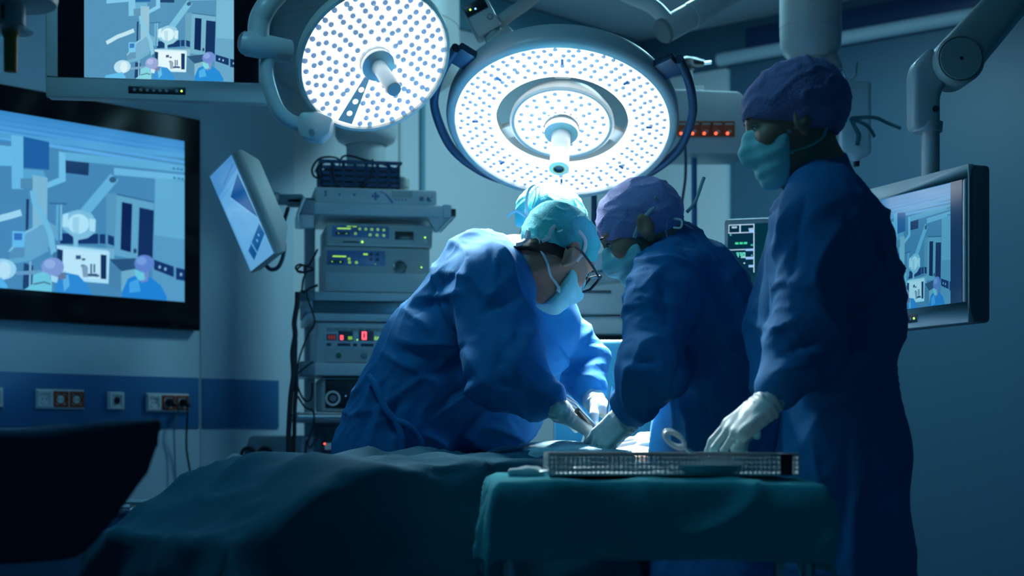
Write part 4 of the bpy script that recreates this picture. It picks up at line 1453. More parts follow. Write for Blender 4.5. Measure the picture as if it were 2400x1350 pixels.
digit0(pn, dx(854), dz(787), .0085, .0145, .0052, LED_RD)
digit0(pn, dx(802), dz(792), .0052, .0078, .0028, LED_RD)
for k in range(3):
    plate(pn, 'dim_digit', dx(771 + 6 * k), dx(775 + 6 * k), dz(796), dz(787), LED_RX, .0006, -.0042)
for (px, py) in ((819, 793), (824, 793), (880, 793), (886, 793)):
    digit0(pn, dx(px), dz(py), .0028, .0052, .0016, LED_Y)
knob(pn, 'status_light', dx(838), dz(797), .0016, LED_G, .001, 8, -.003)
for (a, b) in ((767, 778), (792, 822), (828, 838), (846, 876)):
    plate(pn, 'key', dx(a), dx(b), dz(812), dz(805), NAVY, .002, -.003, bevel=.0008)
plate(r, 'lower_panel', dx(762), dx(955), dz(849), dz(822), DEV, .002)
kn = knob(r, 'ring', dx(795), dz(833), .0135, DEVW, .006, 24)
knob(kn, 'green_knob', dx(795), dz(833), .0105, GREENK, .012, 20)
knob(r, 'dark_knob', dx(853), dz(834), .0105, PLASTD, .012, 20)

# dark monitor-like device in the lowest bay
r, dx, dz = device('pump_unit', 'black-fronted unit with a round white-rimmed dial on the low shelf', 755, 940, .02, .34, 884, 965.5, DEV, .012)
plate(r, 'black_front', dx(765), dx(935), dz(957), dz(889), BLACK, .004, bevel=.003)
MB().tube([(dx(782) + .024 * math.cos(a), -.006, dz(934) + .024 * math.sin(a)) for a in [math.radians(20 * k) for k in range(18)]] , .0045, 8, closed=True).build('dial_rim', PLASTW, r)
knob(r, 'dial', dx(782), dz(934), .013, PLASTD, .010, 20, -.004)
knob(r, 'status_light', dx(812), dz(928), .0012, LED_B, .001, 8, -.004)

# small module on the base below
r = rootobj('power_module', 'small pale module with a red light low on the rack', 'medical device', mtx=MTW @ Matrix.Translation((tx(762), .05, .1405)))
MB().box2(0, .26, 0, .28, 0, .72).build('body', RACKD, r, bevel=.01)
plate(r, 'pale_label', .005, .05, tz(1054) - .1405, tz(1038) - .1405, PLASTW, .003)
knob(r, 'red_light', .004, tz(1040) - .1405, .0028, LED_R, .004, 8, -.002)

# cables running down the left side of the rack
Lc = lambda px, py, y=-.04: MTW @ Vector((tx(px), y, tz(py)))
fl_ = lambda px, y=-.04: MTW @ Vector((tx(px), y, .015))
cabs = [('thick black cable bundle hanging left of the rack', [(699, 690), (698, 720), (692, 760), (694, 790), (688, 830), (690, 880), (684, 930), (680, 1000), (679, 1080)], .0095),
        ('second black cable strand beside the thick bundle', [(695, 800), (694, 850), (697, 900), (693, 960), (692, 1020), (690, 1085)], .0075),
        ('thin cable curving from the rack down to the bundle', [(745, 675), (720, 690), (738, 756), (722, 790), (704, 840), (700, 870)], .0032),
        ('slack cable looping beside the lower shelf', [(735, 850), (708, 870), (697, 885), (702, 915), (716, 940), (730, 935), (733, 900)], .0036),
        ('cable draped below the push rail of the rack', [(700, 930), (716, 955), (735, 965), (735, 1000), (722, 1040), (718, 1085)], .0036),
        ('thin cable slanting under the lowest shelf', [(772, 992), (750, 1020), (728, 1050), (716, 1085)], .0032)]
for lb, pts, rad in cabs:
    o = rootobj('cable', lb, 'cable', Lc(*pts[0]))
    pp = [Lc(*p) for p in pts]
    if pts[-1][1] > 1070:
        pp.append(fl_(pts[-1][0]))
    MB().tube(spline(pp, 6), rad, 8).build('cord', RUBBER, o, world=True)
o = rootobj('coiled_cable', 'small tied coil of cable hooked on the rack side', 'cable', Lc(715, 640))
MB().tube(spline([Lc(745, 590), Lc(735, 610), Lc(722, 630), Lc(705, 626), Lc(695, 634), Lc(706, 645), Lc(735, 637), Lc(712, 628), Lc(698, 640), Lc(716, 646), Lc(712, 662), Lc(710, 690), Lc(722, 684), Lc(745, 672)], 6), .0036, 8).build('cord', RUBBER, o, world=True)
MB().tube([Lc(716, 628), Lc(716, 648)], .006, 8).build('tie', RUBBER, o, world=True)

# tilted touch panel on the left of the tower
Lv = Vector((.1448, .014, -.34)).normalized()
Sv = Vector((.472, -.866, .165)).normalized()
Tv = Sv.cross(Lv).normalized()
pc0 = P(493, 411, 5.45)
Mp = Matrix((Sv, -Lv, Tv)).transposed().to_4x4()
Mp.translation = pc0
tp = rootobj('touch_panel', 'tilted touch panel on an arm left of the equipment tower', 'monitor', mtx=Mp)
wP, hP = .255, .375
hs = MB().box2(0, wP, -hP, 0, 0.0, .035)
hs.add([(0.0, -hP, .035), (wP, -hP, .035), (wP, 0, .035), (0.0, 0, .035), (.02, -hP + .05, .085), (wP - .01, -hP + .08, .085), (wP - .01, -.05, .085), (.02, -.05, .085)],
       [[0, 1, 5, 4], [1, 2, 6, 5], [2, 3, 7, 6], [3, 0, 4, 7], [4, 5, 6, 7]])
hs.build('housing', PLASTB, tp, bevel=.004)
MB().box2(.0, wP, -hP, 0, -.006, -.0005).build('bezel', DEVW, tp, bevel=.003)
tpic = [((112, 178, 222), [(0, -hP), (wP, -hP), (wP, 0), (0, 0)]),
        ((130, 190, 228), [(.02, -hP), (wP, -hP), (wP, -.08), (.02, -.10)]),
        ((88, 152, 204), [(0, 0), (wP, 0), (wP, -.055), (0, -.085)]),
        ((60, 124, 184), [(.09, -.062), (.23, -.030), (.23, -.036), (.09, -.068)]),
        ((14, 84, 148), [(.10, -.115), (.235, -.07), (.245, -.235)]),
        ((150, 205, 236), [(.10, -.112), (.245, -.235), (.245, -.242), (.092, -.114)]),
        ((22, 92, 152), [(.06, -.305), (.235, -.255), (.245, -.295), (.075, -.345)]),
        ((120, 180, 216), [(.105, -.285), (.115, -.283), (.13, -.333), (.12, -.336)]),
        ((160, 215, 240), ellipse(.195, -.285, .005, .006, 8)), ((160, 215, 240), ellipse(.165, -.297, .005, .006, 8))]
pm = MB()
vs, fs, cols = [], [], []
for i, (c, pl_) in enumerate(tpic):
    pl_ = clip_poly(pl_, .006, wP - .006, -hP + .006, -.006)
    n_ = len(vs)
    vs += [(p[0], p[1], -.0065 - .0001 * i) for p in pl_]
    fs.append(list(range(n_, n_ + len(pl_))))
    cols.append(lin(tuple(v * f for v, f in zip(c, (.72, .84, .92)))))
me = bpy.data.meshes.new('picture')
me.from_pydata(vs, [], fs)
at = me.attributes.new('pic', 'FLOAT_COLOR', 'CORNER')
at.data.foreach_set('color', np.array([(*c, 1.0) for p, c in zip(me.polygons, cols) for _ in range(p.loop_total)], np.float32).ravel())
link_mesh('picture', me, SCR, tp)
ja = Mp @ Vector((wP * .5, -.18, .085))
j1 = P(660, 463, 5.6)
MB().tube([ja, j1 + Vector((-.02, 0, 0))], .02, 14).build('joint_stub', RACKD, tp, world=True)
MB().box((j1.x + .03, j1.y, j1.z - .008), (.10, .05, .035)).build('arm_link', RACKD, tp, bevel=.006, world=True)
MB().box((P(705, 475, 5.6).x, 5.6, P(705, 475, 5.6).z), (.10, .05, .03)).build('arm_link', RACKD, tp, bevel=.006, world=True)
MB().tube(spline([P(675, 488, 5.55), P(664, 530, 5.5), P(666, 585, 5.47), P(655, 622, 5.45), P(637, 632, 5.45), P(622, 620, 5.45), P(617, 600, 5.46)], 8), .0075, 10).build('signal_cable', NAVY, tp, world=True)

# grey case standing on the floor by the wall
cs = rootobj('floor_console', 'low grey console with two dark coiled hoses by the wall', 'console', (P(630, 0, 5.75).x, 5.75, 0))
zt_ = P(630, 1021, 5.75).z
xx = lambda px: P(px, 0, 5.75).x - P(630, 0, 5.75).x
zc = lambda py: P(630, py, 5.75).z
MB().prism([(xx(545), 0, .0), (xx(560), 0, zc(1098)), (xx(583), 0, zc(1026)), (xx(592), 0, zc(1021)), (xx(752), 0, zc(1021)), (xx(752), 0, 0)], (0, .34, 0)).build('body', RACKD, cs, bevel=.008)
MB().box2(xx(706), xx(735), -.004, .02, .3, zc(1023)).build('pale_strip', DEVW, cs)
for cxp, st, en in ((583, -60, 200), (622, -10, 330)):
    MB().tube([(xx(cxp) + .026 * math.cos(math.radians(a)), -.012, zc(1068) + .030 * math.sin(math.radians(a))) for a in range(st, en, 15)], .0065, 8).build('hose_coil', RUBBER, cs)
knob(cs, 'stud', xx(611), zc(1036), .004, PLASTD, .004, 10)
MB().tube(spline([(xx(575), -.006, zc(1076)), (xx(555), -.02, zc(1067)), (xx(540), -.02, zc(1076)), (xx(530), -.02, zc(1105)), (xx(528), -.02, zc(1180)), (xx(528), -.02, .02)], 6), .008, 10).build('pale_hose', PLASTW, cs)

# anaesthesia machine behind the surgeons
ams = rootobj('anaesthesia_machine', 'bulky grey anaesthesia machine behind the two surgeons', 'medical device', (P(1420, 0, 5.3).x, 5.3, 0))
ax0 = P(1420, 0, 5.3).x
xx = lambda px: P(px, 0, 5.3).x - ax0
zc = lambda py: P(1420, py, 5.3).z
MB().box2(xx(1325), xx(1560), 0, .5, .12, zc(800)).build('cabinet', RACKD, ams, bevel=.01)
MB().box2(xx(1330), xx(1545), -.03, .45, zc(785), zc(742)).build('drawer', DEV, ams, bevel=.008)
MB().box2(xx(1335), xx(1552), -.015, .45, zc(741), zc(732)).build('gap_plate', PLASTD, ams)
MB().prism([(xx(1330), -.05, zc(740)), (xx(1330), -.05, zc(690)), (xx(1345), -.05, zc(678)), (xx(1450), -.05, zc(664)), (xx(1462), -.05, zc(668)), (xx(1468), -.05, zc(700)), (xx(1465), -.05, zc(740))], (0, .4, 0)).build('work_top', DEV, ams, bevel=.008)
MB().box2(xx(1466), xx(1560), -.02, .4, zc(740), zc(655)).build('side_module', DEV, ams, bevel=.01)
MB().box2(xx(1335), xx(1430), -.056, -.048, zc(690), zc(684)).build('slot', BLACK, ams)
MB().prism([(xx(1376), .02, zc(672)), (xx(1376), .02, zc(640)), (xx(1440), .02, zc(628)), (xx(1560), .02, zc(634)), (xx(1560), .02, zc(660)), (xx(1445), .02, zc(665))], (0, .35, 0)).build('vaporizer_block', DEV, ams, bevel=.006)
MB().prism([(xx(1380), .0, zc(638)), (xx(1405), .0, zc(592)), (xx(1450), .0, zc(584)), (xx(1560), .0, zc(596)), (xx(1565), .0, zc(632)), (xx(1440), .0, zc(626))], (0, .35, 0)).build('screen_hood', DEVW, ams, bevel=.006)
MB().tube([(xx(1448), -.03, zc(652)), (xx(1500), -.03, zc(652))], .012, 12).build('grip', DEVW, ams)
MB().tube([(xx(1396), .1, zc(560)), (xx(1400), .1, zc(590))], .008, 10).build('post', NAVY, ams)
MB().tube([(xx(1396), .1, zc(592)), (xx(1396), .1, zc(440))], .010, 10).build('mast', NAVY, ams)
for s in (-1, 1):
    for yy in (.06, .44):
        MB().lathe([(.0001, -.018), (.05, -.018), (.055, 0), (.05, .018), (.0001, .018)], 14, Matrix.Translation((xx(1440) + s * .15, yy, .056)) @ Matrix.Rotation(math.pi / 2, 4, 'Y')).build('caster', RUBBER, ams)

# patient monitor
pmn = rootobj('patient_monitor', 'dark patient monitor with green readings beside the nurse', 'monitor', (P(1780, 0, 5.0).x, 5.0, 0))
yw = math.radians(-17)
o_ = P(1697, 690, 5.0)
Mm = Matrix.Translation((o_.x - P(1780, 0, 5.0).x, 0, o_.z)) @ Matrix.Rotation(yw, 4, 'Z')
ppm = 3600 / 5.0
wM, hM = 0.245, (690 - 513) / ppm
bo_ = MB()
bo_.box((wM / 2, .045, hM / 2), (wM, .09, hM), Mm)
bo_.build('housing', PLASTD, pmn, bevel=.012, seg=3)
MB().box((wM / 2, -.001, hM / 2 - .002), (wM - .024, .004, hM - .034), Mm).build('glass', mat('monitor_dark_teal', (0.004, 0.02, 0.03), .15, emit=(0.0, 0.10, 0.15), estr=.22), pmn)
SX = lambda zx: .016 + (zx - 225) / 430 * .083
SZ = lambda zy: hM - .021 - (zy - 315) / 740 * (100 / ppm)
dp = []
wht = (190, 225, 250)


def rr_(c, a, b, d, e):
    dp.append((c, [(SX(a), SZ(b)), (SX(d), SZ(b)), (SX(d), SZ(e)), (SX(a), SZ(e))]))


rr_((2, 42, 62), 220, 315, 655, 1200)
for (a, b, d, e) in ((220, 312, 655, 326), (220, 450, 655, 464), (405, 320, 425, 455), (640, 315, 655, 1150), (220, 315, 232, 460), (225, 742, 655, 756), (430, 880, 655, 892)):
    rr_(wht, a, b, d, e)
for (a, b, d, e) in ((565, 410, 650, 465), (510, 740, 650, 775), (510, 885, 650, 920), (560, 1020, 650, 1060)):
    rr_((150, 200, 250), a, b, d, e)
for x in (278, 300, 322, 344):
    rr_(wht, x, 344, x + 16, 376)
for x in (560, 580, 600, 618):
    rr_(wht, x, 385, x + 14, 408)
rr_((90, 230, 190), 245, 480, 268, 500)
for x in (335, 408, 480):
    for k in range(3):
        rr_((80, 240, 180), x + 19 * k, 622, x + 19 * k + 16, 656)
for x in (598, 617):
    rr_((80, 230, 190), x, 665, x + 14, 688)
rr_((120, 220, 240), 605, 845, 620, 866)
rr_(wht, 475, 975, 500, 995)
for (a, b, d, e) in ((458, 800, 472, 880), (488, 800, 503, 880), (458, 800, 503, 814), (458, 866, 503, 880),           # O
                     (432, 800, 446, 880), (402, 800, 446, 814), (408, 834, 446, 846),                                  # mirrored F
                     (380, 800, 394, 880), (352, 800, 394, 814), (358, 834, 394, 846)):
    rr_((120, 250, 225), a, b, d, e)
po = picture('readings', dp, (.012, wM - .014, .016, hM - .018), pmn, screen_mat('monitor_readings', 1.0), y0=-.0035, dz=.00005)
po.matrix_local = Mm
MB().tube([(wM * .42, .05, hM * 0 + o_.z), (wM * .42, .05, .05)], .02, 14).build('stand_pole', PLAST, pmn)
MB().lathe([(.0001, .0), (.15, .0), (.15, .02), (.03, .06)], 28, Matrix.Translation((wM * .42, .05, 0))).build('stand_base', PLASTD, pmn)

# low linen cart by the left wall
lc = rootobj('linen_cart', 'low dark blue linen cart beneath the wall sockets', 'cart', (P(120, 0, 4.9).x, 4.9, 0))
xx = lambda px: P(px, 0, 4.9).x - P(120, 0, 4.9).x
zc = lambda py: P(120, py, 4.9).z
LINEN = mat('linen_navy', (0.015, 0.08, 0.16), .85, var=.15, scale=6, bump=.15, bscale=30)
MB().prism([(xx(-260), 0, .12), (xx(285), 0, .12), (xx(300), 0, zc(1200)), (xx(280), 0, zc(1192)), (xx(-260), 0, zc(1192))], (0, .36, 0)).build('bag', LINEN, lc, bevel=.03, seg=3)
MB().tube([(xx(-265), -.01, zc(1190)), (xx(305), -.01, zc(1190)), (xx(305), .37, zc(1190)), (xx(-265), .37, zc(1190))], .012, 12, closed=True).build('rim', STEEL, lc)
for px in (-255, 290):
    for yy in (.02, .34):
        MB().tube([(xx(px), yy, .12), (xx(px), yy, .05)], .012, 10).build('leg', STEEL, lc)
        MB().lathe([(.0001, -.014), (.026, -.014), (.03, 0), (.026, .014), (.0001, .014)], 14, Matrix.Translation((xx(px), yy, .03)) @ Matrix.Rotation(math.pi / 2, 4, 'Y')).build('caster', RUBBER, lc)

# ------------------------------------------------------------------ drapes
def drape(name, M, lx, ly, hang, top, m, parent, res=.022, folds=.035, ffreq=16.0, seed=0.0, flare=.12, corner=.75, hangf=None, wr=.006, efac=None):
    """cloth over a rectangle lx*ly centred on M's origin; hang = overhang (x-, x+, y-, y+); top(x, y) = height"""
    hx0, hx1, hy0, hy1 = hang
    nx = int((lx + hx0 + hx1) / res) + 1
    ny = int((ly + hy0 + hy1) / res) + 1
    gx = np.linspace(-lx / 2 - hx0, lx / 2 + hx1, nx)
    gy = np.linspace(-ly / 2 - hy0, ly / 2 + hy1, ny)
    X, Y = np.meshgrid(gx, gy, indexing='ij')
    X, Y = X.ravel(), Y.ravel()
    qx, qy = np.clip(X, -lx / 2, lx / 2), np.clip(Y, -ly / 2, ly / 2)
    ex, ey = X - qx, Y - qy
    if efac is not None:
        fe = efac(qx, qy)
        ex, ey = ex * fe, ey * fe
    e = np.hypot(ex, ey)
    dirx = np.where(e > 1e-6, ex / np.maximum(e, 1e-6), 0)
    diry = np.where(e > 1e-6, ey / np.maximum(e, 1e-6), 0)
    ang = np.arctan2(diry, dirx)
    s = qx * 1.0 + qy * 1.0 + ang * .18
    pn = pnoise(np.stack([s * ffreq * .16 + seed, e * 1.3, np.full_like(s, seed)], 1))
    fold = np.sin(s * ffreq + 3.0 * pn + seed) * .6 + pn
    grow = np.clip(e / .25, 0, 1)
    off = .012 * (1 - np.exp(-e / .02)) + flare * e + folds * grow * fold
    px = qx + dirx * off
    py = qy + diry * off
    iscorner = (np.abs(ex) > 1e-6) & (np.abs(ey) > 1e-6)
    edrop = np.where(iscorner, e * corner, e)
    z = top(qx, qy) - edrop * .985 + .012 * np.exp(-e / .02) * 0
    w = pnoise(np.stack([px * 9 + seed, py * 9, z * 9], 1)) * wr + ridge(np.stack([px * 4 + py * 3 + seed, py * 5, z * 5], 1)) * wr * 1.2
    z = z + w * np.exp(-e / .15)
    px = px + dirx * w * 1.5
    py = py + diry * w * 1.5
    if hangf is not None:
        z = np.maximum(z, hangf)
    V = np.stack([px, py, z], 1)
    R = np.array(M.to_3x3())
    V = V @ R.T + np.array(M.translation)
    I = np.arange(nx * ny).reshape(nx, ny)
    F = np.stack([I[:-1, :-1], I[1:, :-1], I[1:, 1:], I[:-1, 1:]], -1).reshape(-1, 4)
    o = np_mesh(name, V, F, m, parent)
    md = o.modifiers.new('thickness', 'SOLIDIFY')
    md.thickness = .0025
    md.offset = -1
    return o


# operating table, foot end at the lower left
TA = Vector((-.72, 3.12, 0))
TD = Vector((.7071, .7071, 0))
TNn = Vector((-.7071, .7071, 0))
tpnt = lambda s, t, z: TA + TD * s + TNn * t + UP * z
TLEN = 2.0
ot = rootobj('operating_table', 'draped operating table running from the left foreground to the surgeons', 'operating table', TA + TD * 1.0)
MTB = frame(TA + TD * 1.0, TD, UP)


def tbl(o):
    o.v = [tuple(MTB @ Vector(v)) for v in o.v]
    return o


tbl(MB().box2(-.70, 1.0, -.24, .24, .74, .80)).build('mattress', RUBBER, ot, bevel=.02, world=True)
tbl(MB().box2(-1.0, -.70, -.22, .22, .64, .69)).build('foot_section', RUBBER, ot, bevel=.02, world=True)
tbl(MB().box2(-.95, 1.0, -.25, .25, .62, .64).box2(-.6, .95, -.22, .22, .64, .74)).build('table_frame', STEEL, ot, world=True)
tbl(MB().box2(-.05, .35, -.14, .14, .08, .63)).build('column', STEEL, ot, bevel=.02, world=True)
tbl(MB().box2(-.45, .65, -.22, .22, .0, .09)).build('base', PLASTD, ot, bevel=.02, world=True)


def sstep(a, b, x):
    t = np.clip((x - a) / (b - a), 0, 1)
    return t * t * (3 - 2 * t)


def ttop(x, y):
    s = x + 1.0
    z = .768 + .137 * sstep(.0, .32, s) + .010 * sstep(.3, 1.0, s)
    z = z + .020 * np.exp(-((y - .09) / .06) ** 2) * sstep(.1, .4, s) * (1 - sstep(.8, 1.0, s)) + .014 * np.exp(-((y + .09) / .06) ** 2) * sstep(.1, .4, s) * (1 - sstep(.8, 1.0, s))
    z = z + .022 * np.exp(-((s - 1.14) / .16) ** 2 - ((y + .04) / .20) ** 2)
    z = z - .060 * np.exp(-((s - 1.33) / .12) ** 2 - ((y + .17) / .13) ** 2)
    return z


drape('drape', MTB, TLEN, .50, (.62, .25, .62, .16), ttop, DRAPE, ot, res=.016, folds=.045, ffreq=13, seed=2.3, flare=.10, wr=.011)
# pale cloth patch: lamp light on the drape put into its colour
tw_ = rootobj('surgical_towel', 'pale towel lying on the patient at the brightly lit operating field', 'towel', tpnt(1.12, -.08, .95))
Mtw = frame(tpnt(1.10, -.135, 0), (TD * .8 + TNn * -.6), UP)


def twtop(x, y):
    wx = 1.10 + (x * .8 + y * .6)
    wy = -.135 + (x * -.6 + y * .8)
    return ttop(wx - 1.0, wy) + .0165 + .010 * np.exp(-(x / .075) ** 2 - (y / .075) ** 2)


drape('cloth', Mtw, .24, .22, (.03, .02, .05, .02), twtop, DRAPELIT, tw_, res=.01, folds=.004, ffreq=30, seed=5.1, wr=.004)

# anaesthetic screen drape behind the operating field
sd = rootobj('drape_screen', 'upright cyan cloth screen behind the surgeons hands', 'drape screen', (P(1400, 0, 4.62).x, 4.62, 0))
nx, nz = 50, 46
gx = np.linspace(P(1300, 0, 4.62).x, P(1560, 0, 4.62).x, nx)
gz = np.linspace(.55, P(1400, 801, 4.62).z, nz)
X, Z = np.meshgrid(gx, gz, indexing='ij')
X, Z = X.ravel(), Z.ravel()
Yv = 4.62 + .015 * np.sin(X * 30 + Z * 2) * (1 - (Z - .55) / .7 * .8) + .01 * pnoise(np.stack([X * 8, Z * 5, X * 0], 1))
I = np.arange(nx * nz).reshape(nx, nz)
F = np.stack([I[:-1, :-1], I[1:, :-1], I[1:, 1:], I[:-1, 1:]], -1).reshape(-1, 4)
o = np_mesh('cloth', np.stack([X, Yv, Z], 1), F, SCREEND, sd)
md = o.modifiers.new('thickness', 'SOLIDIFY')
md.thickness = .003
for px in (1304, 1556):
    MB().cyl((P(px, 0, 4.64).x, 4.645, 0.0), (P(px, 0, 4.64).x, 4.645, P(px, 803, 4.64).z), .009, n=12).build('post', STEEL, sd, world=True)
MB().cyl(P(1302, 803, 4.635), P(1558, 803, 4.635), .008, n=12).build('cross_bar', STEEL, sd, world=True)

# dark draped stand at the left edge
ds = rootobj('draped_stand', 'dark draped stand at the lower left corner', 'draped table', (-1.05, 2.55, 0))
Md = frame((-1.02, 2.62, 0), Vector((.97, .24, 0)), UP)
drape('drape', Md, .80, .45, (.15, .05, .215, .20), lambda x, y: .985 + 0 * x - .012 * np.sin(x * 7 + 1), DRAPEB, ds, res=.016, folds=.03, ffreq=9, seed=7.7, flare=-.16, corner=.6, efac=lambda x, y: .22 + .78 * (1 - sstep(.26, .44, x)))
b = MB().box2(-.39, .39, -.215, .215, .955, .968)
b.v = [tuple(Md @ Vector(v)) for v in b.v]
b.build('tray_top', STEEL, ds, world=True)
b = MB().tube([(-.2, 0, .96), (-.2, 0, .04)], .02, 14)
b.v = [tuple(Md @ Vector(v)) for v in b.v]
b.build('post', STEEL, ds, world=True)
b = MB().box2(-.45, .05, -.03, .03, 0, .04).box2(-.45, -.39, -.25, .25, 0, .04)
b.v = [tuple(Md @ Vector(v)) for v in b.v]
b.build('foot', STEEL, ds, world=True)

# instrument table in front
IT = frame((P(1525, 0, 2.92).x, 2.92, 0), Vector((1, .02, 0)), UP)
it = rootobj('instrument_table', 'instrument table under a short green drape in the foreground', 'instrument table', (P(1525, 0, 2.92).x, 2.92, 0))
ITZ = .886
itw, itd = .585, .34
loc = lambda b: (setattr(b, 'v', [tuple(IT @ Vector(v)) for v in b.v]), b)[1]
loc(MB().box2(-itw / 2 + .01, itw / 2 - .01, -itd / 2 + .01, itd / 2 - .01, ITZ - .03, ITZ - .006)).build('table_top', STEEL, it, world=True)
for sx_ in (-1, 1):
    for sy_ in (-1, 1):
        loc(MB().tube([(sx_ * (itw / 2 - .02), sy_ * (itd / 2 - .03), ITZ - .03), (sx_ * (itw / 2 - .02), sy_ * (itd / 2 - .03), .06)], .011, 12)).build('leg', STEEL, it, world=True)
        loc(MB().lathe([(.0001, -.014), (.026, -.014), (.03, 0), (.026, .014), (.0001, .014)], 14, Matrix.Translation((sx_ * (itw / 2 - .02), sy_ * (itd / 2 - .03), .03)) @ Matrix.Rotation(math.pi / 2, 4, 'Y'))).build('caster', RUBBER, it, world=True)
drape('drape', IT, itw, itd, (.15, .17, .14, .13), lambda x, y: ITZ + 0 * x - .006 * sstep(.1, .3, x), DRAPEG, it, res=.010, folds=.020, ffreq=17, seed=4.2, flare=.13, corner=1.0, wr=.007)

# ------------------------------------------------------------------ people
HEAD = [ell((-.012, 0, .035), (.098, .077, .092)),
        ell((.028, 0, -.03), (.066, .060, .085), k=.03),
        ell((.046, 0, -.090), (.042, .046, .030), k=.025),
        cone((.088, 0, .012), (.109, 0, -.026), .009, .014, k=.014),
        ell((.066, 0, .033), (.028, .055, .013), k=.015),
        ell((.058, .042, -.022), (.026, .022, .024), k=.02), ell((.058, -.042, -.022), (.026, .022, .024), k=.02),
        ell((.101, .031, .010), (.018, .018, .011), k=.008, sub=True), ell((.101, -.031, .010), (.018, .018, .011), k=.008, sub=True),
        ell((.088, 0, -.066), (.012, .025, .009), k=.008)]
for s_ in (-1, 1):
    Re = np.array(Matrix.Rotation(math.radians(12) * s_, 3, 'Z') @ Matrix.Rotation(math.radians(-14), 3, 'Y'))
    HEAD += [ell((-.014, s_ * .083, -.004), (.022, .011, .035), Re, k=.007), ell((-.008, s_ * .096, .002), (.012, .009, .021), Re, k=.005, sub=True),
             ell((-.010, s_ * .078, -.034), (.009, .008, .011), k=.010)]


def jl(V, *a):
    return [np.array(x) for x in a]


def headframe(c, F, U):
    return frame(c, F, U)


def arr(v):
    return np.array(v, float)


FINGER = [((.092, .030, .001), (.042, .025, .021), .0092), ((.097, .010, .003), (.046, .028, .022), .0094), ((.093, -.011, .002), (.042, .026, .021), .0090), ((.084, -.030, -.001), (.033, .020, .018), .0080)]


def hand_prims(curl, spread=4.0, thumb=(35, 20, 25, 25), left=False, cuff=(-.06, 0, 0)):
    """curl: (a1, a2, a3) degrees or four of them; thumb: outward angle, downward angle, two bends"""
    if not isinstance(curl[0], (tuple, list)):
        curl = [curl] * 4
    pr = [rbox((.048, 0, 0), (.036, .028, .004), .0115, k=.012),
          cone(cuff, (.0, 0, 0), .0335, .029, k=.02),
          cone((.0, 0, 0), (.03, 0, 0), .028, .026, k=.02, flat=((0, 0, 1), .68)),
          ell((.034, .028, -.007), (.034, .019, .017), k=.014)]
    for i, (b, L, r) in enumerate(FINGER):
        a = math.radians((1.3 - i) * spread)
        p = np.array(b, float)
        pr.append(cone((.06, b[1] * .85, 0), p, .0115, .0105, k=.010))
        th = 0.0
        for j in range(3):
            th += math.radians(curl[i][j])
            d = np.array([math.cos(th) * math.cos(a), math.cos(th) * math.sin(a), -math.sin(th)])
            q = p + d * L[j]
            pr.append(cone(p, q, r * (1 - .07 * j), r * (1 - .07 * (j + 1)), k=.003))
            p = q
    p = np.array([.022, .034, -.008])
    o, dn, b1, b2 = [math.radians(v) for v in thumb]
    d = np.array([math.cos(o) * math.cos(dn), math.sin(o) * math.cos(dn), -math.sin(dn)])
    ax = np.array([0, 0, -1.0])
    axis = np.cross(d, np.array([.5, -.6, -.6]))
    axis /= np.linalg.norm(axis)
    for j, (L, r) in enumerate(((.044, .0135), (.034, .0115), (.027, .0100))):
        q = p + d * L
        pr.append(cone(p, q, r, r * .9, k=.006))
        p = q
        an = (b1, b2, 0)[j]
        d = d * math.cos(an) + np.cross(axis, d) * math.sin(an) + axis * axis.dot(d) * (1 - math.cos(an))
    if left:
        out = []
        fl = np.array([1, -1, 1.0])
        for q in pr:
            if q[0] == 'C':
                out.append(('C', q[1] * fl, q[2] * fl, *q[3:]))
            elif q[0] == 'E':
                out.append(('E', q[1] * fl, q[2], q[3], q[4]))
            else:
                out.append(('B', q[1] * fl, *q[2:]))
        pr = out
    return pr


def glove(parent, wrist, fdir, ndir, curl, left=False, spread=4.0, thumb=(35, 20, 25, 25), elbow=None, cuff=.075, name='glove'):
    M = frame(wrist, fdir, ndir)
    cv = Vector((-cuff, 0, 0)) if elbow is None else M.to_3x3().inverted() @ ((elbow - wrist).normalized() * cuff)
    if left:
        cv.y = -cv.y
    pr = xform(hand_prims(curl, spread, thumb, left, tuple(cv)), M)
    Mi = np.array(M.inverted())

    def dsp(V):
        L = V @ Mi[:3, :3].T + Mi[:3, 3]
        w = np.exp(-((L[:, 0] + .01) / .035) ** 2)
        return w * .0016 * np.sin(L[:, 0] * 420 + 2 * pnoise(V * 40)) + .0008 * pnoise(V * 60)
    return solid(name, pr, .0034, GLOVE, parent, it=1, disp=dsp)


